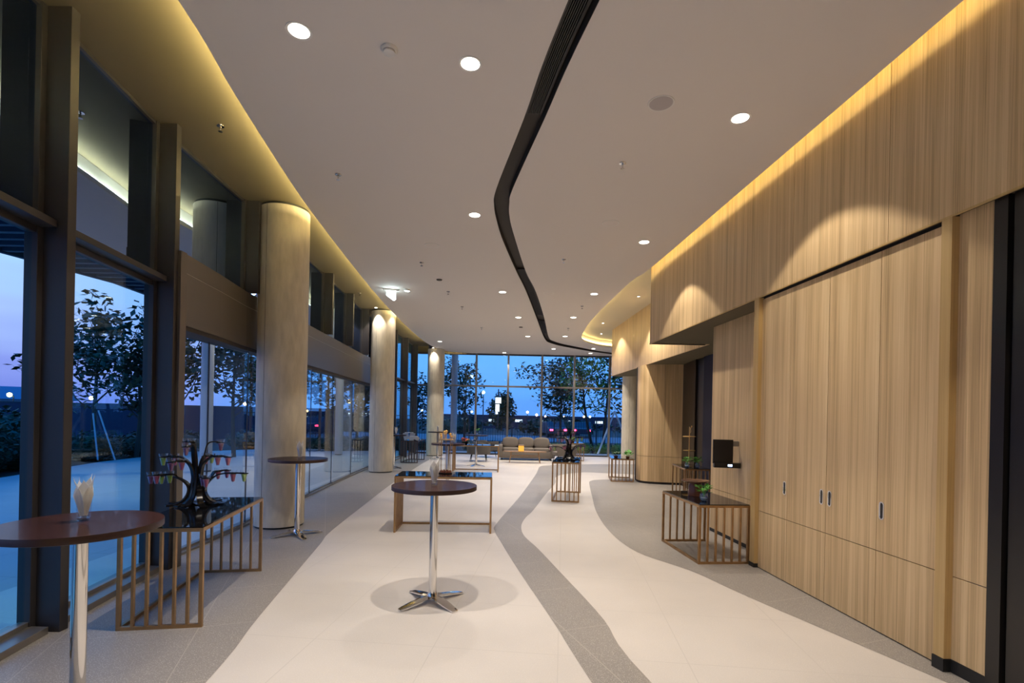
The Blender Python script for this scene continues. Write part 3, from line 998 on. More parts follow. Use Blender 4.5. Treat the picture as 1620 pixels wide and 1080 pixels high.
for x, y, z, lab in ((-.976, 3.793, CH, 'white domed smoke detector between the two nearest downlights'),):
    t = empty('smoke_detector', (x, y, z)); tag(t, lab, 'smoke detector')
    MB().lathe([(.062, 0), (.062, -.012), (.054, -.022)], n=32).build('base', 'white_metal', t, smooth=True)
    MB().lathe([(.044, -.020), (.044, -.026)], n=24).build('vent_gap', 'slot', t)
    MB().lathe([(.046, -.026), (.044, -.036), (.02, -.042), (.0001, -.042)], n=32).build('dome', 'white_metal', t, smooth=True)
for x, y, lab in ((1.235, 4.378, 'round ceiling speaker with grey mesh and white rim'),):
    t = empty('ceiling_speaker', (x, y, CH)); tag(t, lab, 'speaker')
    MB().lathe([(.098, -.004), (.112, -.006), (.114, .001)], n=40, cap=False).build('rim', 'white_metal', t, smooth=True)
    MB().lathe([(.0001, -.0055), (.099, -.0055), (.100, -.001)], n=40).build('mesh_grille', 'mesh_grey', t)
for x, y, lab in ((-1.353, 8.169, 'faint round ceiling speaker left of the black slot'), (1.327, 7.091, 'faint round ceiling speaker right of the black slot'), (.754, 11.175, 'flat round ceiling disc beside the far part of the slot')):
    t = empty('ceiling_access_disc', (x, y, CH)); tag(t, lab, 'ceiling disc')
    MB().lathe([(.0001, -.004), (.10, -.004), (.112, -.002), (.112, .001)], n=36).build('cover', 'ceiling', t, smooth=True)
    MB().lathe([(.108, -.0045), (.118, -.0045), (.118, .0)], n=36, cap=False).build('rim', 'white_metal', t)
SPR = [(-2.054, 5.81, CH, 'left of the slot, nearest'), (1.129, 5.419, CH, 'right of the slot, nearest'), (.84, 8.746, CH, 'right of the slot, second'), (-1.682, 9.095, CH, 'left of the slot, second'),
       (-1.469, 11.19, CH, 'beside the exit sign'), (-1.312, 12.72, CH, 'left of the slot beyond the exit sign'), (-.996, 15.66, CH, 'left of the slot, farthest'), (1.66, 12.37, CH, 'right of the slot, third'),
       (1.664, 15.46, CH, 'right of the slot, farthest'), (-3.133, 5.328, SH, 'in the left cove, nearest'), (-3.62, 8.7, SH, 'in the left cove behind the first column'), (-3.86, 12.6, SH, 'in the left cove near the second column')]
for x, y, z, where in SPR:
    t = empty('sprinkler', (x, y, z)); tag(t, 'small chrome ceiling sprinkler ' + where, 'sprinkler', 'sprinklers')
    MB().lathe([(.038, 0), (.036, -.006), (.014, -.008)], n=20).build('escutcheon', 'chrome', t, smooth=True)
    MB().tube([(0, 0, -.006), (0, 0, -.035)], .009, 8).box((0, 0, -.045), (.006, .03, .03)).build('body', 'chrome', t)
    MB().lathe([(.022, -.058), (.022, -.061)], n=12).build('deflector', 'chrome', t)
for x, y, lab in ((-1.525, 10.214, 'flat dark oval ceiling sensor near the exit sign'), (.214, 15.409, 'flat dark ceiling sensor left of the far slot')):
    t = empty('ceiling_sensor', (x, y, CH)); tag(t, lab, 'sensor')
    MB().lathe([(.0001, -.018), (.05, -.018), (.06, -.006), (.06, .001)], n=24).build('housing', 'grille', t, smooth=True)
# exit sign and emergency light
t = empty('exit_sign', (-2.70, 11.07, CH), .25); tag(t, 'bright white hanging sign under the ceiling by the left cove', 'exit sign')
MB().box((0, 0, -.02), (.34, .07, .04)).build('housing', 'white_metal', t, bevel=.004)
b = MB(); b.add([(-.08, -.012, -.04), (.10, -.012, -.04), (.10, -.012, -.22), (.06, -.012, -.25), (-.10, -.012, -.14),
                 (-.10, .012, -.04), (.10, .012, -.04), (.10, .012, -.22), (.06, .012, -.25), (-.10, .012, -.14)],
                [(0, 1, 2, 3, 4), (9, 8, 7, 6, 5), (0, 5, 6, 1), (1, 6, 7, 2), (2, 7, 8, 3), (3, 8, 9, 4), (4, 9, 5, 0)])
b.build('lit_panel', 'exit_face', t)
t = empty('emergency_light', (-2.36, 11.1, CH)); tag(t, 'round white emergency lamp beside the hanging sign', 'emergency light')
MB().lathe([(.07, 0), (.07, -.02), (.055, -.03)], n=24).build('housing', 'white_metal', t, smooth=True)
MB().lathe([(.0001, -.035), (.05, -.032), (.055, -.03)], n=24).build('lamp_face', 'exit_face', t)

# ------------------------------------------------------------------ bar tables
def bar_table(loc, label, rz=0.):
    t = empty('bar_table', loc, rz); tag(t, label, 'table', 'round bar tables')
    R, H = .38, 1.05
    MB().lathe([(.0001, H), (R - .001, H)], n=72).build('tabletop', 'table_wood', t)
    MB().lathe([(R - .001, H), (R, H - .002), (R, H - .036), (R - .004, H - .038), (.0001, H - .038)], n=72).build('edge_band', 'table_edge', t, smooth=True)
    MB().lathe([(.09, H - .05), (.11, H - .039)], n=24).build('mounting_plate', 'chrome', t)
    MB().lathe([(.036, .075), (.036, H - .05)], n=32).build('pole', 'chrome', t, smooth=True)
    MB().lathe([(.05, .045), (.05, .06), (.037, .085)], n=32).build('hub', 'chrome', t, smooth=True)
    for k in range(4):
        a = PI / 2 * k + .62
        d = Vector((math.cos(a), math.sin(a), 0)); s = Vector((-d.y, d.x, 0))
        prof = [(0., .046, .060, .045), (.10, .047, .054, .038), (.20, .044, .040, .024), (.30, .036, .022, .008), (.335, .028, .015, .003), (.34, .022, .012, .003)]
        vs = []
        for q, w, zt, zb in prof:
            for sg, zz, ww in ((-1, zb, w), (1, zb, w), (1, (zt + zb) / 2 + .004, w), (.45, zt, w), (-.45, zt, w), (-1, (zt + zb) / 2 + .004, w)):
                p = d * q + s * sg * ww; vs.append((p.x, p.y, zz))
        fs = [tuple(range(6))[::-1], tuple(range(6 * (len(prof) - 1), 6 * len(prof)))]
        for i in range(len(prof) - 1):
            for j in range(6):
                j2 = (j + 1) % 6
                fs.append((6 * i + j, 6 * i + j2, 6 * i + 6 + j2, 6 * i + 6 + j))
        f = MB().add(vs, fs).build('foot', 'chrome', t)
        MB().lathe([(.014, 0), (.012, .004)], (d.x * .32, d.y * .32, 0), 12).build('glide', 'skirting', f)
    return t


T1 = (-2.35, 2.77, 0); T2 = (-2.91, 6.92, 0); T3 = (-.685, 4.56, 0)
tb = bar_table(T3, 'round dark wood bar table standing alone in the middle foreground', .15)
BT = [(T1, 'round dark wood bar table at the lower left edge of the photo', .3), (T2, 'round dark bar table beside the nearest round column', .05),
      ((-3.66, 15.75, 0), 'round bar table half hidden behind the second round column', .4), ((-1.43, 11.44, 0), 'round dark bar table behind the glass topped centre table', .2),
      ((-2.84, 19.45, 0), 'far round bar table in front of the third round column', .1), ((-1.18, 17.0, 0), 'far round bar table in front of the grey armchair, holding a green plant', .5)]
for loc, lab, rz in BT: copy_tree(tb, loc, rz, lab)

# glasses of paper napkins
def tumbler(name='napkin_glass'):
    t = empty(name)
    r0, r1, h = .029, .037, .146
    MB().lathe([(r0, .018), (r0 + .001, .02), (r1, h), (r1 - .002, h), (r0 - .002, .022), (.0001, .022)], n=32).build('glass_wall', 'clear', t, smooth=True)
    MB().lathe([(.0001, .001), (r0 - .001, .001), (r0, .004), (r0, .018), (.0001, .021)], n=32).build('glass_base', 'thick_clear', t, smooth=True)
    return t


def napkin(rng, h=.222):
    """one folded paper napkin standing on its point: a creased kite with a little thickness"""
    b = MB(); w = .046; n = 7; vs = []
    for sgn in (1, -1):
        for i in range(n + 1):
            f = i / n; z = .0 + h * f
            ww = w * (.38 + .62 * min(1, f / .62)) if f < .62 else w * (1 - (f - .62) / .38)
            lean = .040 * f * f
            cup = .016 * (1 - f * .5)
            vs += [(-ww, lean - cup * .2 + sgn * .0009, z - .02 * f), (0, lean + cup * .5 + sgn * .0009, z), (ww * .9, lean - cup * .3 + sgn * .0009, z - .03 * f)]
    fs = []
    o = 3 * (n + 1)
    for i in range(n):
        for k in range(2):
            fs.append((3 * i + k, 3 * i + k + 1, 3 * i + 4 + k, 3 * i + 3 + k))
            fs.append((o + 3 * i + k + 1, o + 3 * i + k, o + 3 * i + 3 + k, o + 3 * i + 4 + k))
        fs.append((3 * i, 3 * i + 3, o + 3 * i + 3, o + 3 * i)); fs.append((3 * i + 2, o + 3 * i + 2, o + 3 * i + 5, 3 * i + 5))
    fs.append((0, o, o + 1, 1)); fs.append((1, o + 1, o + 2, 2))
    b.add(vs, fs)
    return b


GL = [((T3[0] - .0, T3[1] - .02, 1.051), 'standing on the middle foreground bar table', .62), ((T1[0] - .035, T1[1] + .06, 1.051), 'standing on the bar table at the lower left', 1.),
      ((T2[0] + .02, T2[1], 1.051), 'standing on the bar table beside the nearest column', .9), ((-3.60, 15.75, 1.051), 'on the bar table behind the second column', .9),
      ((-2.84, 19.45, 1.051), 'on the far bar table before the third column', .9), ((-1.30, 11.45, 1.051), 'on the bar table behind the centre glass table', .9)]
g0 = tumbler(); rng = random.Random(3)
nm = [napkin(rng).build('paper_napkin', 'napkin')]
nm[0].name = 'paper_napkin'
pos = ('left front', 'right front', 'left rear', 'right rear', 'middle')
for i, (loc, where, sc) in enumerate(GL):
    g = g0 if i == 0 else copy_tree(g0)
    g.location = loc; tag(g, 'clear straight tumbler of napkins ' + where, 'glass', 'napkin glasses')
    for k in range(5):
        o = nm[0] if (i == 0 and k == 0) else copy_tree(nm[0])
        a = 2 * PI * k / 5 + .5 + i * .7
        o.location = (loc[0] + .006 * math.sin(-a), loc[1] + .006 * math.cos(a), loc[2] + .024 + .004 * k)
        o.rotation_euler = (0, 0, a)
        side = ('left' if math.sin(a) > .25 else 'right' if math.sin(a) < -.25 else 'middle') + (' front' if math.cos(a) < 0 else ' rear')
        tag(o, 'white napkin, %s in the glass %s' % (side, where), 'napkin', 'paper napkins in glasses')

# ------------------------------------------------------------------ display tables with slatted ends
def display_table(loc, rz, W, L, H, label, rail=-1, frame='brass', nb=7, bars=(True, True)):
    t = empty('display_table', (loc[0], loc[1], 0), rz); tag(t, label, 'table', 'black glass display tables')
    r = .028
    MB().box((0, 0, H - .005), (W - .012, L - .012, .010)).build('glass_top', 'black_glass', t)
    b = MB()
    for s in (-1, 1):
        b.box((s * (W - r) / 2, 0, H - .010 - r / 2), (r, L, r)); b.box((0, s * (L - r) / 2, H - .010 - r / 2), (W - 2 * r, r, r))
    b.build('top_frame', frame, t, bevel=.0015)
    b = MB()
    b.box((rail * (W - r) / 2, 0, r / 2), (r, L - 2 * r, r)); b.build('floor_rail', frame, t, bevel=.0015)
    for s in (-1, 1):
        MB().box((0, s * (L - r) / 2, r / 2), (W, r, r)).build('end_rail', frame, t, bevel=.0015)
        for k in range(nb):
            x = -(W - r) / 2 + (W - r) * k / (nb - 1)
            MB().box((x, s * (L - r) / 2, (H - .010 - r + r) / 2), (r if k in (0, nb - 1) else .020, r, H - .010 - 2 * r)).build('bar', frame, t, bevel=.0015)
    return t


D1 = (-2.785, 4.58); D2 = (-.97, 7.52); D3 = (2.47, 6.49); D4 = (3.92, 11.05); D5 = (1.2, 10.75); D6 = (3.04, 14.0); D7 = (-3.55, 18.28); D9 = (-1.07, 15.5); D10 = (2.57, 20.3)
display_table(D1, .167, .60, 1.45, .78, 'brass slatted black glass table by the left windows holding the large black tree stand', -1)
display_table(D2, PI / 2 + .04, .62, 1.39, .81, 'brass framed black glass table standing crosswise behind the middle bar table', 1)
display_table(D3, .09, .625, 1.12, .70, 'brass slatted black glass table under the small wall screen', -1)
display_table(D4, -.08, .52, 1.12, .68, 'brass slatted table in the dark recess holding the gold tiered stand', -1)
display_table(D5, -.16, .55, 1.36, .80, 'tall brass slatted table in the middle distance holding a black tree stand', -1)
display_table(D6, -.12, .60, 1.0, .62, 'low brass slatted table beside the rounded wood pier', -1)
display_table(D7, 0., .60, 1.38, .78, 'slatted table coloured dark as backlit, by the left windows beyond the second column', -1, 'dark_bronze_backlit')  # darker frame colour stands in for the backlight from the windows
display_table(D9, PI / 2, .60, 1.38, .80, 'far brass table standing crosswise in front of the armchairs', 1)
display_table(D10, 0., .55, 1.1, .70, 'far brass table right of the sofa near the big window', -1)

# black tree shaped dessert stands
ARMS = [(.35, .60, .19), (2.45, .60, .23), (4.6, .57, .17), (-.15, .47, .30), (1.5, .46, .24), (3.2, .46, .30), (4.2, .43, .25), (.05, .30, .42), (1.1, .30, .32), (3.05, .27, .44), (3.75, .30, .32), (5.4, .28, .30)]


def dessert_stand(loc, rz, label, where):
    t = empty('dessert_stand', loc, rz); tag(t, label, 'dessert stand', 'black tree stands')
    MB().lathe([(.075, 0), (.075, .006), (.05, .010)], n=32).build('base', 'stand', t, smooth=True)
    tips = []
    for a, h, R in ARMS:
        foot = .20 if h > .4 else .25
        low = h < .4
        if low:
            prof = [(foot, .010), (foot * .72, .012), (foot * .45, .05), (.075, .12), (.085, .19), (.16, h - .03), (R * .6, h - .002), (R, h)]
        else:
            prof = [(foot, .010), (foot * .66, .02), (.075, .08), (.045, .2), (.040, h * .6), (.06, h * .82), (R * .45, h * .97), (R * .75, h), (R, h - .012)]
        d = Vector((math.cos(a), math.sin(a), 0)); s = Vector((-d.y, d.x, 0))
        path = spline([(d.x * q, d.y * q, z) for q, z in prof], 4)
        n = len(path)
        MB().ribbon(path, [.060 - .034 * i / n for i in range(n)], .013, s).build('arm', 'stand', t)
        r_ = MB()
        for q in (R, R - .10):
            if q < .1: continue
            c = d * q
            zz = h - .012 if not low else h - (.004 if q == R else .004)
            k = 14; o = len(r_.v)
            r_.lathe([(.032, -.003), (.039, -.003), (.039, .003), (.032, .003), (.032, -.003)], (c.x, c.y, zz), 14, cap=False)
            tips.append((c.x, c.y, zz, a, h, q == R))
        r_.build('cup_ring', 'stand', t)
    return t, tips


def cup(color):
    t = empty('dessert_cup')
    MB().lathe([(.013, -.080), (.037, .034), (.0355, .034), (.0118, -.077), (.0001, -.077)], n=18).build('glass_wall', 'clear', t, smooth=True)
    MB().lathe([(.0001, -.076), (.0116, -.076), (.0255, -.008), (.0001, -.005)], n=16).build('filling', color, t, smooth=True)
    return t


cups = {c: None for c in ('pink', 'green', 'plum')}
desc = {'pink': 'pink mousse', 'green': 'green jelly', 'plum': 'plum jelly'}
for (loc, rz, label, where, seed) in (((-3.0, 4.84, .781), .1, 'black tree shaped dessert stand on the table by the left windows', 'left window', 5), ((1.22, 10.72, .801), .5, 'black tree shaped dessert stand on the tall table in the middle distance', 'middle distance', 9)):
    t, tips = dessert_stand(loc, rz, label, where)
    rr = random.Random(seed)
    seen = {}
    for x, y, z, a, h, outer in tips:
        c = rr.choice(['pink', 'green', 'plum', 'pink', 'plum'])
        if cups[c] is None: cups[c] = o = cup(c)
        else: o = copy_tree(cups[c])
        p = rotz(rz) @ Vector((x, y, z))
        o.location = (loc[0] + p.x, loc[1] + p.y, loc[2] + p.z); o.rotation_euler = (0, 0, 0)
        aa = (a + rz) % (2 * PI)
        side = ('right', 'rear right', 'rear', 'rear left', 'left', 'front left', 'front', 'front right')[int((aa + PI / 8) / (PI / 4)) % 8]
        tier = 'top' if h > .5 else 'middle' if h > .4 else 'lowest'
        tag(o, 'cup of %s, %s on a %s %s arm, %s tree stand' % (desc[c], 'outer' if outer else 'inner', tier, side, where), 'dessert cup', 'dessert cups on the %s stand' % where)

# small wall screen
t = empty('wall_screen', (2.92, 6.98, 1.24), -.22); tag(t, 'small black screen on a wall bracket above the right table', 'screen')
MB().box((0, 0, .02), (.26, .03, .33)).build('display', 'screen', t, bevel=.004)
MB().box((.135, .03, .13), (.14, .03, .07)).build('bracket', 'sill', t, bevel=.003)
b = MB().box((.05, -.01, -.165), (.34, .10, .07)).build('control_box', 'screen', t, bevel=.004)
MB().box((.085, -.061, -.165), (.055, .004, .028)).build('blue_display', 'blue_led', b)

# ------------------------------------------------------------------ things on the tables
def potted(name, loc, label, vase, leafm, hv, rv, crown, rng, count=40, size=.03, cat='plant', group=None):
    t = empty(name, loc); tag(t, label, cat, group)
    if vase == 'vase_blue':
        MB().lathe([(rv * .7, 0), (rv, hv * .45), (rv * .85, hv), (rv * .8, hv), (rv * .94, hv * .45), (rv * .62, .006), (.0001, .006)], n=20).build('vase', vase, t, smooth=True)
        MB().lathe([(.0001, .01), (rv * .6, .01), (rv * .8, hv * .4), (.0001, hv * .5)], n=14).build('pebbles', 'white_acrylic', t, smooth=True)
    else:
        MB().lathe([(rv * .7, 0), (rv, hv), (rv * .9, hv), (rv * .85, hv * .8), (.0001, hv * .8)], n=20).build('pot', vase, t, smooth=True)
    b = MB()
    for k in range(count):
        a = rng.random() * 2 * PI; q = crown * math.sqrt(rng.random()); z = hv + crown * (.15 + 1.1 * rng.random())
        p = Vector((math.cos(a) * q, math.sin(a) * q, z)); d = Vector((math.cos(a), math.sin(a), rng.uniform(-.2, .9))).normalized(); s = d.cross(Vector((0, 0, 1))).normalized()
        nn = s.cross(d)
        L_ = size * rng.uniform(.8, 1.3)
        b.add([p, p + d * L_ * .5 + s * L_ * .33 + nn * L_ * .08, p + d * L_, p + d * L_ * .5 - s * L_ * .33 + nn * L_ * .08, p + d * L_ * .5], [(0, 1, 4), (1, 2, 4), (2, 3, 4), (3, 0, 4)])
    b.build('leaves', leafm, t, flip=False)
    st = MB()
    for k in range(6):
        a = k * 1.05; st.tube([(0, 0, hv * .4), (math.cos(a) * crown * .3, math.sin(a) * crown * .3, hv + crown * .3), (math.cos(a) * crown * .7, math.sin(a) * crown * .7, hv + crown * .8)], .0025, 5)
    st.build('stems', leafm, t)
    return t


rg = random.Random(21)
t = empty('pedestal_bowl', (2.42, 6.62, .701)); tag(t, 'brown clay pedestal bowl with a wide glazed plate top on the right table', 'bowl')
MB().lathe([(.088, 0), (.092, .02), (.086, .12), (.07, .165)], n=36).build('pedestal', 'terracotta', t, smooth=True)
MB().lathe([(.06, .165), (.15, .176), (.182, .194), (.180, .200), (.15, .186), (.0001, .182)], n=40).build('plate', 'plate', t, smooth=True)
potted('vase_plant', (2.36, 6.17, .701), 'bright green sprig in a bluish glass vase at the corner of the right table', 'vase_blue', 'leaf_bright', .095, .05, .075, rg, 46, .055)
potted('vase_plant', (3.74, 10.75, .681), 'green sprig in a glass vase, left foot of the gold tiered stand', 'vase_blue', 'leaf_bright', .10, .05, .08, rg, 40, .06)
potted('vase_plant', (3.95, 10.72, .681), 'green sprig in a glass vase, right foot of the gold tiered stand', 'vase_blue', 'leaf_bright', .10, .05, .09, rg, 44, .06)
potted('bowl_plant', (3.16, 13.72, .621), 'dark broad leaved plant in a low pot on the table beside the pier', 'terracotta', 'leaf_bright', .05, .06, .08, rg, 26, .11)
potted('bowl_plant', (2.88, 13.9, .621), 'low reddish pot plant at the left end of the pier table', 'terracotta', 'leaf_dark', .05, .07, .07, rg, 26, .08)
potted('glass_plant', (-1.16, 17.0, 1.051), 'pale green sprig in a tumbler on the far bar table', 'vase_blue', 'leaf_bright', .13, .05, .04, rg, 16, .09)
t = empty('tiered_stand', (3.86, 10.98, .681)); tag(t, 'slim gold two tiered cake stand in the dark recess', 'cake stand')
MB().lathe([(.07, 0), (.07, .006), (.012, .012)], n=24).build('foot', 'gold', t, smooth=True)
MB().tube([(0, 0, .01), (0, 0, .86)], .011, 8).build('stem', 'gold', t, smooth=True)
MB().lathe([(.0001, .34), (.12, .34), (.13, .35), (.125, .352), (.0001, .346)], n=28).build('lower_tray', 'gold', t, smooth=True)
MB().lathe([(.0001, .66), (.12, .66), (.14, .645), (.142, .652), (.0001, .668)], n=28).build('upper_tray', 'gold', t, smooth=True)
MB().tube([(0, 0, .70), (.03, 0, .76), (.02, 0, .82), (.045, 0, .86)], .007, 6).ball((.045, 0, .87), .016, 8, 5).build('finial', 'gold', t, smooth=True)

# tall wire stand on the crosswise centre table
t = empty('wire_stand', (-.985, 7.62, .811)); tag(t, 'tall wire cake stand with a candle lit gold top on the crosswise centre table', 'cake stand')
MB().lathe([(.0001, .002), (.10, .002), (.105, .012), (.0001, .008)], n=28).build('base_tray', 'dark_bronze_backlit', t, smooth=True)
for k in range(8):
    a = 2 * PI * k / 8 + .2
    MB().tube([(.098 * math.cos(a), .098 * math.sin(a), .01), (.098 * math.cos(a), .098 * math.sin(a), .50)], .0035, 6).build('rod', 'brass', t)
MB().lathe([(.0001, .50), (.11, .50), (.115, .512), (.0001, .506)], n=28).build('top_tray', 'gold', t, smooth=True)
for k in range(9):
    a = 2 * PI * k / 9
    c = empty('cake', (-.985 + .066 * math.cos(a), 7.62 + .066 * math.sin(a), .823))
    tag(c, 'red brown cake on the base of the wire stand, %s' % ('at the right', 'rear right', 'rear', 'rear left', 'left', 'far left', 'front left', 'front', 'front right')[k], 'cake', 'cakes under the wire stand')
    MB().lathe([(.022, 0), (.024, .022), (.018, .032), (.0001, .036)], n=12).build('sponge', 'choc', c, smooth=True)
    MB().ball((0, 0, .036), .009, 8, 5).build('cream_dot', 'cream', c, smooth=True)
for k in range(7):
    a = 2 * PI * k / 7; R = .085 if k < 6 else 0
    h = .05 + .035 * (k % 3)
    c = empty('candle_holder', (-.985 + R * math.cos(a), 7.62 + R * math.sin(a), 1.325))
    tag(c, 'small gold candle cup on the wire stand top, %s' % ('right', 'rear right', 'rear left', 'left', 'front left', 'front right', 'tallest in the middle')[k], 'candle holder', 'candle cups on the wire stand')
    if k == 6: h = .13
    MB().lathe([(.012, 0), (.006, .01), (.006, h * .5), (.026, h), (.024, h), (.006, h * .55), (.0001, h * .55)], n=14).build('cup', 'gold', c, smooth=True)
    MB().lathe([(.0001, h * .7), (.012, h * .7), (.010, h * .95), (.0001, h * 1.05)], n=10).build('flame', 'flame', c, smooth=True)

# white acrylic risers, backlit table
for x, y, z0, w, h, lab in ((-3.66, 18.05, .781, .30, .26, 'taller pale acrylic riser at the left of the backlit slatted table'), (-3.42, 17.75, .781, .26, .14, 'lower pale acrylic riser at the right of the backlit slatted table')):
    t = empty('acrylic_riser', (x, y, z0), .2); tag(t, lab, 'riser')
    MB().box((0, 0, h), (w, .2, .02)).build('shelf', 'white_acrylic', t, bevel=.002)
    for s in (-1, 1): MB().bar((s * w * .45, 0, h - .01), (s * w * .25, 0, 0.012), .18, .02, (0, 1, 0)).build('side', 'white_acrylic', t)
# flowers and gleaming dish on the far crosswise table
t = empty('flower_bowl', (-1.42, 15.45, .801)); tag(t, 'bowl of red and orange flowers on the far crosswise table', 'flowers')
MB().lathe([(.06, 0), (.11, .08), (.10, .08), (.05, .01), (.0001, .01)], n=24).build('bowl', 'black_glass', t, smooth=True)
b = MB(); b2_ = MB(); b3_ = MB()
for k in range(26):
    a = rg.random() * 6.28; q = .14 * math.sqrt(rg.random()); (b if k % 3 else b2_).ball((q * math.cos(a), q * math.sin(a), .10 + rg.random() * .10), .026, 7, 5)
b.build('red_blooms', 'petal', t, smooth=True); b2_.build('orange_blooms', 'petal2', t, smooth=True)
b3_.leaves((0, 0, .11), (.15, .15, .06), 40, .07, rg); b3_.build('leaves', 'leaf_dark', t, flip=False)
t = empty('glass_dish', (-1.12, 15.45, .801)); tag(t, 'gleaming glass dish beside the far flower bowl', 'dish')
MB().lathe([(.05, 0), (.03, .02), (.03, .10), (.12, .16), (.115, .16), (.02, .11), (.0001, .11)], n=24).build('dish', 'thick_clear', t, smooth=True)
MB().ball((0, 0, .16), .03, 10, 6).build('chrome_knob', 'chrome', t, smooth=True)
t = empty('flower_pot', (2.42, 20.0, .701)); tag(t, 'small flower pot on the far table right of the sofa', 'flowers')
MB().lathe([(.05, 0), (.08, .08), (.07, .08), (.0001, .06)], n=18).build('pot', 'terracotta', t, smooth=True)
b = MB().leaves((0, 0, .16), (.13, .13, .1), 60, .08, rg); b.build('leaves', 'leaf_lit', t, flip=False)
t = empty('small_vase', (2.62, 20.1, .701)); tag(t, 'small brass vase on the far table right of the sofa', 'vase')
MB().lathe([(.03, 0), (.05, .06), (.02, .13), (.03, .15)], n=18).build('body', 'gold', t, smooth=True)
MB().tube([(0, 0, .14), (.01, 0, .22)], .004, 5).build('twig', 'bark', t)

# ------------------------------------------------------------------ lounge furniture
t = empty('sofa', (.58, 20.0, 0)); tag(t, 'long taupe three seat sofa by the far glass wall', 'sofa')
MB().soft((0, 0, .21), (2.15, .86, .30), p=9).build('base', 'sofa', t, smooth=True)
MB().soft((0, .36, .42), (2.05, .18, .56), p=7).build('backrest', 'sofa', t, smooth=True)
for s in (-1, 1): MB().soft((s * 1.0, 0, .34), (.16, .86, .50), p=7).build('armrest', 'sofa', t, smooth=True)
for k in (-1, 0, 1):
    MB().soft((k * .61, -.06, .39), (.62, .72, .17), p=6).build('seat_cushion', 'sofa', t, smooth=True)
    MB().soft((k * .62, .18, .66), (.64, .20, .44), p=3.2, R=Matrix.Rotation(-.22, 3, 'X')).build('back_cushion', 'sofa', t, smooth=True)
for sx in (-1, 1):
    for sy in (-1, 1): MB().lathe([(.02, 0), (.025, .07)], (sx * .95, sy * .33, 0), 12).build('leg', 'skirting', t)


def armchair(loc, rz, label, m):
    t = empty('armchair', loc, rz); tag(t, label, 'armchair', 'lounge armchairs')
    MB().soft((0, -.02, .34), (.62, .62, .16), p=6).build('seat', m, t, smooth=True)
    # curved shell back with arms
    pts = [(-.34, -.30), (-.37, 0), (-.30, .27), (0, .37), (.30, .27), (.37, 0), (.34, -.30)]
    sp = spline(pts, 6)
    b = MB(); b.strip(sp, offset(sp, .07), .27, .66)
    b.build('shell_back', m, t, smooth=True, bevel=.025)
    MB().soft((0, .18, .55), (.46, .14, .30), p=4).build('back_cushion', m, t, smooth=True)
    for sx in (-1, 1):
        for sy in (-1, 1): MB().tube([(sx * .25, sy * .22, .28), (sx * .30, sy * .27, 0)], [.018, .011], 10).build('leg', 'skirting', t, smooth=True)
    return t


a0 = armchair((-1.22, 18.9, 0), PI, 'dark grey armchair seen from behind the far bar table', 'sofa_dark')
copy_tree(a0, (-1.02, 20.85, 0), PI * .75, 'dark grey armchair between the far crosswise table and the sofa')
a2 = armchair((1.93, 18.85, 0), -PI / 2 + .15, 'taupe armchair at the right end of the coffee table', 'sofa')
a2.scale = (1.15, 1.1, 1.02)
t = empty('coffee_table', (.50, 18.65, 0)); tag(t, 'long low oak coffee table in front of the sofa', 'coffee table')
MB().prism([(.80 * math.cos(a) if abs(math.cos(a)) < 2 else 0, .27 * math.sin(a)) for a in [2 * PI * k / 40 for k in range(40)]], .395, .42).build('tabletop', 'oak', t, bevel=.004)
for sx in (-1, 1):
    for sy in (-1, 1): MB().tube([(sx * .50, sy * .14, .395), (sx * .56, sy * .19, 0)], [.022, .014], 10).build('leg', 'oak', t, smooth=True)
MB().box((0, 0, .25), (1.02, .03, .03)).build('stretcher', 'oak', t)
t = empty('amber_lantern', (.36, 18.62, .421)); tag(t, 'square amber candle lantern on the coffee table', 'lantern')
MB().box((0, 0, .10), (.20, .20, .20)).build('shade', 'candle', t, bevel=.006)
MB().box((0, 0, .215), (.21, .21, .03)).build('lid', 'oak', t, bevel=.004)

# ------------------------------------------------------------------ outdoors
def quad(name, pts, m, kind='structure'):
    o = MB().poly(pts).build(name, m, flip=False)
    me = o.data
    if me.polygons[0].normal.z < 0: me.flip_normals()
    o['kind'] = kind
    return o


quad('ground', [(-160, -40, -.10), (120, -40, -.10), (120, 220, -.10), (-160, 220, -.10)], 'ground')
b = MB(); b.prism([(-10.5, -8), (-12.1, 12), (-13.0, 16), (-13.2, 20.5), (-11.5, 22.6), (-8.0, 22.4), (-4.0, 24.2), (7.5, 24.2), (7.5, 22.3), (-4.35, 22.3), (-4.5, 16), (-3.95, 7), (-3.4, 2), (-2.7, -8)], -.10, -.012)
struct(b.build('pavement', 'paving'))
b = MB(); b.prism([(-60, 36), (60, 36), (60, 47), (-60, 47)], -.09, -.05); struct(b.build('road', 'road'))
b = MB(); b.prism([(-9.2, 9.5), (-9.2, 24.9), (-2.0, 25.2), (-2.0, 22.75), (-4.75, 22.6), (-4.95, 9.5)], 5.2, 5.4); struct(b.build('porch_roof', 'header'))
for x, y, lab in ((-7.4, 11.0, 'porch downlight above the paving, nearest'), (-6.9, 14.8, 'porch downlight above the paving, middle'), (-6.3, 18.8, 'porch downlight above the paving, farthest')):
    t = downlight(x, y, lab, 5.2, group='porch downlights', power=190)

rt = random.Random(11)


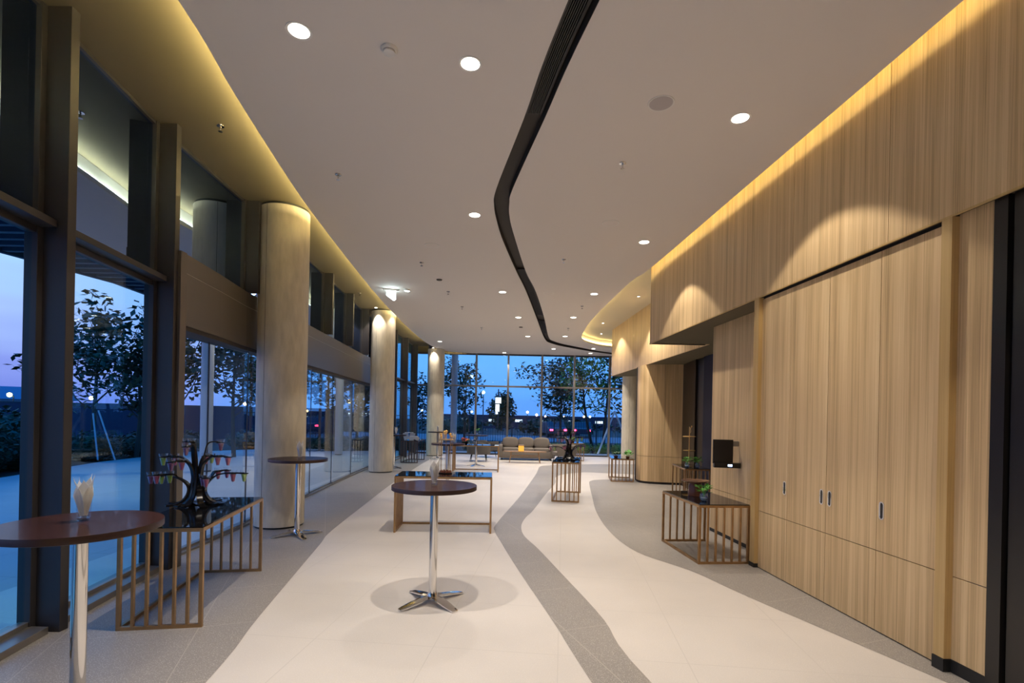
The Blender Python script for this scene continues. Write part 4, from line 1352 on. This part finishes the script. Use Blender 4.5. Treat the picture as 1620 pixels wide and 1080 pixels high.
def tree(name, loc, h, crown, n, label, leaf='leaf_tree', trunks=1, size=.22, bare=False, lean=.0, group='trees outside the glass'):
    t = empty(name, loc, 0); tag(t, label, 'tree', group)
    tr = MB(); fo = MB()
    tops = []
    for k in range(trunks):
        a = rt.random() * 6.28; q = .25 * (trunks > 1)
        base = Vector((q * math.cos(a), q * math.sin(a), -.1))
        top = Vector((base.x * 3 + lean * h + rt.uniform(-.2, .2), base.y * 3 + rt.uniform(-.2, .2), h * .62))
        midp = base.lerp(top, .5) + Vector((rt.uniform(-.12, .12), rt.uniform(-.12, .12), 0))
        tr.tube(spline([base, midp, top], 5), [.085 - .05 * i / 10 for i in range(11)], 8)
        nb = 9
        for j in range(nb):
            f = .45 + .55 * j / nb
            p = base.lerp(midp, f * 2) if f < .5 else midp.lerp(top, (f - .5) * 2)
            a = rt.random() * 6.28
            e = p + Vector((math.cos(a) * crown * rt.uniform(.45, .95), math.sin(a) * crown * rt.uniform(.45, .95), h * rt.uniform(.12, .34)))
            m_ = p.lerp(e, .5) + Vector((0, 0, -.08 * h * rt.random()))
            tr.tube(spline([p, m_, e], 3), [.032 - .022 * i / 6 for i in range(7)], 5)
            tops.append(e); tops.append(m_)
            for u in range(2):
                e2 = e + Vector((rt.uniform(-.5, .5) * crown, rt.uniform(-.5, .5) * crown, rt.uniform(.0, .16) * h))
                tr.tube([m_.lerp(e, .6), e2], [.012, .005], 4); tops.append(e2)
    tr.build('trunk', 'bark', t, smooth=True)
    if not bare:
        per = max(1, n // len(tops))
        for e in tops:
            fo.leaves(e, (crown * .36, crown * .36, crown * .28), per, size, rt)
        fo.build('foliage', leaf, t, flip=False)
    return t


tree('garden_tree', (-14.6, 17.6, 0), 6.0, 1.7, 1500, 'dark leafy tree seen through the second left window pane, left of two', size=.26)
tree('garden_tree', (-13.2, 17.8, 0), 4.9, 1.2, 900, 'slimmer leafy tree seen through the second left window pane, right of two', size=.24)
tree('garden_tree', (-12.0, 18.2, 0), 5.6, 1.4, 1300, 'dense tree at the left edge of the nearest door opening', size=.26)
tree('garden_tree', (-10.2, 18.6, 0), 5.4, 1.3, 1000, 'thin trunked tree right of the slim outdoor column', size=.24)
tree('garden_tree', (-9.4, 19.6, 0), 5.4, 1.4, 1200, 'leafy tree beside the nearest round column, outside', size=.26)
tree('garden_tree', (-10.2, 27.5, 0), 6.6, 2.0, 1700, 'broad dark tree in the door opening between the two near columns', size=.32)
tree('bare_tree', (-8.0, 26.0, 0), 6.0, 1.2, 0, 'bare thin tree seen through the far sliding doors', bare=True)
tree('garden_tree', (-9.9, 31.0, 0), 5.0, 1.8, 900, 'dark round tree at the right edge of the far sliding doors', size=.34)
tree('garden_tree', (-3.1, 33.0, 0), 5.4, 1.7, 1500, 'dark tree behind the slim column left in the far window', size=.26)
tree('garden_tree', (-6.3, 33.5, 0), 4.4, 1.3, 700, 'small tree left of the third round column outside', size=.26)
tree('garden_tree', (3.2, 32.5, 0), 5.8, 2.3, 2600, 'large dark tree in the middle right of the far window', size=.26)
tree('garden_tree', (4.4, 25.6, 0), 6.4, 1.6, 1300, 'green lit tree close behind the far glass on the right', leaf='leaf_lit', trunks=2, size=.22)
tree('garden_tree', (6.0, 26.6, 0), 6.0, 1.6, 1300, 'dark tree at the right end of the far window', size=.24)
ROAD_TREE = (-1.3, 63.)

# tree stakes
for p, q, lab in (((4.05, 23.7, 0), (4.95, 24.4, 2.05), 'leaning pale tree stake outside the far glass, left of two'), ((5.75, 24.0, 0), (4.97, 24.5, 2.05), 'leaning pale tree stake outside the far glass, right of two')):
    t = empty('tree_stake', p); tag(t, lab, 'stake', 'tree stakes')
    b = MB(); b.tube([(0, 0, 0), tuple(Vector(q) - Vector(p))], .045, 10); b.build('pole', 'stake', t, smooth=True)
for p, q, lab in (((-13.4, 16.4, 0), (-14.0, 16.9, 1.5), 'thin leaning tree stake in the planting bed, left of two'), ((-13.0, 16.6, 0), (-13.9, 17.0, 1.6), 'thin leaning tree stake in the planting bed, right of two')):
    t = empty('tree_stake', p); tag(t, lab, 'stake', 'tree stakes')
    b = MB(); b.tube([(0, 0, 0), tuple(Vector(q) - Vector(p))], .025, 8); b.build('pole', 'stake', t, smooth=True)

# shrubs and hedges, each clump of its own
def shrub(name, loc, rad, label, n=260, size=.11, leaf='hedge', group='shrubs in the planting beds'):
    t = empty(name, loc); tag(t, label, 'shrub', group)
    MB().ball((0, 0, rad[2] * .5), (rad[0] * .66, rad[1] * .66, rad[2] * .5), 14, 8).build('core', leaf, t)
    MB().leaves((0, 0, rad[2] * .55), (rad[0], rad[1], rad[2] * .65), n, size, rt, shell=.55).build('foliage', leaf, t, flip=False)
    return t


for i, (x, y, r) in enumerate(((-13.6, 10.9, (1.1, 1.0, 1.25)), (-13.7, 12.6, (1.1, 1.0, 1.35)), (-14.1, 14.2, (1.1, 1.0, 1.15)), (-15.6, 13.2, (1.5, 1.3, 1.7)), (-15.8, 15.6, (1.4, 1.2, 1.5)))):
    shrub('hedge_shrub', (x, y, -.1), r, 'rounded hedge shrub beyond the first left pane, %s' % ('nearest at the paving', 'second at the paving', 'third at the paving', 'taller one behind', 'taller one farther back')[i], 1500, .17)
for i, (x, y, r) in enumerate(((-14.3, 17.2, (1.2, .9, .85)), (-13.9, 19.0, (1.2, .9, .8)), (-14.0, 21.2, (1.3, 1., .8)), (-12.2, 23.8, (1.3, .9, .8)), (-10.2, 23.7, (1.2, .9, .8)), (-8.4, 23.6, (1.1, .8, .7)), (-6.8, 24.6, (1.1, .6, .6)), (-5.4, 25.2, (.9, .6, .6)))):
    shrub('bed_shrub', (x, y, -.1), r, 'low bed shrub outside the doors, %s' % ('first from the left', 'second from the left', 'third from the left', 'fourth from the left', 'fifth from the left', 'sixth from the left', 'seventh from the left', 'last by the third column')[i], 1000, .14)
for i, x in enumerate((-4.2, -2.0, -.9, 2.2, 2.9, 3.6, 4.4, 5.2)):
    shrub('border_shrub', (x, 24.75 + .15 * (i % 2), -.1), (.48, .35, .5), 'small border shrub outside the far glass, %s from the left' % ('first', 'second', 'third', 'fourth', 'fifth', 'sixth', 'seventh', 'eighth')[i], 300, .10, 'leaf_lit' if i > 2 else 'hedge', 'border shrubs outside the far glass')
t = empty('roadside_tree', (ROAD_TREE[0], ROAD_TREE[1], -.1)); tag(t, 'bushy roadside tree standing behind the lit sign tower', 'tree')
MB().tube([(0, 0, 0), (0, 0, 2)], .12, 8).build('trunk', 'bark', t)
MB().leaves((0, 0, 2.3), (1.9, 1.6, 2.4), 1500, .45, rt, shell=.15).leaves((.3, 0, 3.6), (1.3, 1.2, 1.5), 500, .4, rt, shell=.15).build('foliage', 'leaf_tree', t, flip=False)
# fence of thin bars, hoarding and far buildings
t = empty('bar_fence', (0, 31.0, -.1)); tag(t, 'long low fence of thin dark bars outside the far window', 'fence')
MB().box((0, 0, 1.72), (26, .04, .04)).box((0, 0, .15), (26, .04, .04)).build('rail', 'fence', t)
b = MB()
for k in range(173): b.box((-13 + .15 * k, 0, .9), (.02, .02, 1.7))
b.build('bars', 'fence', t)['kind'] = 'stuff'
for k in range(11): MB().box((-13 + 2.6 * k, 0, .9), (.06, .06, 1.8)).build('post', 'fence', t)
t = empty('hoarding', (-21, 27, -.1), .35); tag(t, 'dark blue site hoarding behind the left garden', 'hoarding')
MB().box((0, 0, 1.0), (22, .08, 2.0)).build('board', 'hoarding', t)
MB().box((0, 0, 2.02), (22, .12, .06)).build('cap_rail', 'fence', t)
t = empty('house', (-42, 44, -.1), .5); tag(t, 'pale gabled house far beyond the first left pane', 'building')
MB().box((0, 0, 1.2), (5, 4, 2.4)).build('wall', 'house', t)
b = MB(); b.add([(-2.8, -2.3, 2.4), (2.8, -2.3, 2.4), (2.8, 2.3, 2.4), (-2.8, 2.3, 2.4), (-2.8, 0, 3.5), (2.8, 0, 3.5)], [(0, 1, 5, 4), (2, 3, 4, 5), (0, 4, 3), (1, 2, 5), (0, 3, 2, 1)]); b.build('roof', 'roof_far', t)
t = empty('low_building', (-21, 56, -.1), .15); tag(t, 'low far building with a row of bright lights beyond the doors', 'building')
MB().box((0, 0, 1.0), (15, 4, 2.0)).build('wall', 'roof_far', t)
MB().box((0, 0, 2.05), (15.4, 4.4, .12)).build('roof', 'house', t)
for k in range(9): MB().box((-6.6 + 1.65 * k, -2.03, 1.72), (1.0 if k % 3 else .5, .05, .22)).build('lit_window', 'lit_window', t)
t = empty('far_tree_line', (4, 78, -.1)); tag(t, 'low dark block standing in for trees on the horizon right of the sign', 'building')  # plain dark block in place of the distant tree line
MB().box((0, 0, 1.0), (30, 5, 2.0)).build('wall', 'hoarding', t)
for k in range(6): MB().box((-11 + 4.0 * k, -2.55, 1.2), (1.1, .05, .35)).build('lit_window', 'lit_window', t)
for i, (x, w) in enumerate(((-26, 4.6), (-15.5, 4.6), (-5.8, 3.8), (4.5, 4.6), (14.2, 4.6), (24.2, 4.6))):
    shrub('roadside_hedge', (x, 50.5, -.1), (w, 1.2, 1.5), 'dark roadside hedge on the horizon, %s from the left' % ('first', 'second', 'third', 'fourth', 'fifth', 'sixth')[i], 500, .5, 'leaf_tree', 'roadside hedges')
# lit sign tower
t = empty('sign_tower', (-1.55, 56, -.1)); tag(t, 'tall white lit sign tower across the road', 'sign')
MB().box((0, 0, 2.4), (.12, .12, 4.8)).build('mast', 'fence', t)
MB().box((0, -.1, 3.55), (.62, .14, .62)).build('upper_panel', 'sign_white', t)
MB().box((-.08, -.1, 2.72), (.42, .14, .80)).build('middle_panel', 'sign_white', t)
MB().box((-.16, -.1, 2.15), (.24, .14, .22)).build('lower_panel', 'sign_white', t)
b = MB(); b.tube([(-.25, 0, 3.9), (-.25, 0, 4.35), (.25, 0, 4.45), (.25, 0, 3.9)], .03, 6); b.build('crown_frame', 'fence', t)
# street lamps

def street_lamp(loc, h, m, label, r=.10, power=0):
    t = empty('street_lamp', (loc[0], loc[1], -.1)); tag(t, label, 'street lamp', 'street lamps')
    MB().tube([(0, 0, 0), (0, 0, h)], [.06, .035], 8).build('pole', 'fence', t, smooth=True)
    MB().tube([(0, 0, h), (0, -.25, h + .08)], .03, 6).build('arm', 'fence', t)
    MB().ball((0, -.3, h + .06), r, 12, 8).build('lamp_head', m, t, smooth=True)


SL = [((-36, 36.5), 2.55, 'lamp_warm', 'warm street lamp beyond the first left pane', .16), ((-26.4, 32), 2.35, 'lamp_warm', 'warm street lamp beyond the second left pane', .12),
      ((-17.0, 32.5), 2.2, 'lamp_warm', 'warm lamp beside the nearest round column, outside', .11), ((-10.6, 33.2), 2.5, 'lamp_warm', 'bright warm lamp in the far sliding doors', .13),
      ((-2.55, 44.5), 3.8, 'lamp_cool', 'bright cool street lamp left of the sign tower', .13), ((-10.0, 56.5), 2.2, 'lamp_cool', 'cool lamp left of the third round column', .13), ((-4.6, 58), 2.2, 'lamp_cool', 'cool lamp right of the slim outdoor column', .11),
      ((1.85, 61), 2.3, 'lamp_rose', 'pinkish lamp in the far window, first right of the sign', .14), ((2.9, 60), 2.0, 'lamp_rose', 'pinkish lamp in the far window, second right of the sign', .14), ((4.0, 61), 1.85, 'lamp_rose', 'pinkish lamp beside the big tree trunk', .10),
      ((6.15, 60), 1.9, 'lamp_rose', 'pinkish lamp right of the big tree trunk', .10), ((8.5, 60), 1.9, 'lamp_warm', 'warm lamp seen beneath the green lit tree', .12), ((9.2, 60), 1.9, 'lamp_cool', 'cool lamp seen beneath the green lit tree', .11)]
for loc, h, m, lab, r in SL: street_lamp(loc, h, m, lab, r)


def car(loc, rz, label):
    t = empty('parked_car', (loc[0], loc[1], -.05), rz); tag(t, label, 'car', 'cars on the road')
    pr = [(-2.1, .35), (-2.05, .75), (-1.3, .85), (-.7, 1.35), (.9, 1.38), (1.6, .9), (2.1, .8), (2.12, .35)]
    b = MB(); n_ = len(pr)
    b.add([(x, -.8, z) for x, z in pr] + [(x, .8, z) for x, z in pr], [tuple(range(n_)), tuple(range(n_, 2 * n_))[::-1]] + [(i, (i + 1) % n_, n_ + (i + 1) % n_, n_ + i) for i in range(n_)])
    b.build('body', 'car', t, bevel=.05)
    for sx in (-1.35, 1.35):
        for sy in (-.72, .72):
            w = MB(); w.lathe([(.0001, -.1), (.3, -.1), (.32, 0), (.3, .1), (.0001, .1)], n=18); w.v = [(x + sx, z + sy, y + .32) for x, y, z in w.v]; w.build('wheel', 'skirting', t)
    for sy in (-.6, .6): MB().box((2.13, sy, .68), (.05, .26, .14)).build('tail_light', 'red_light', t)
    return t


c0 = car((3.6, 45, 0), -1.4, 'dark car with red tail lights in the far window, left of two')
copy_tree(c0, (6.3, 45.5, -.05), -1.7, 'dark car with red tail lights in the far window, right of two')
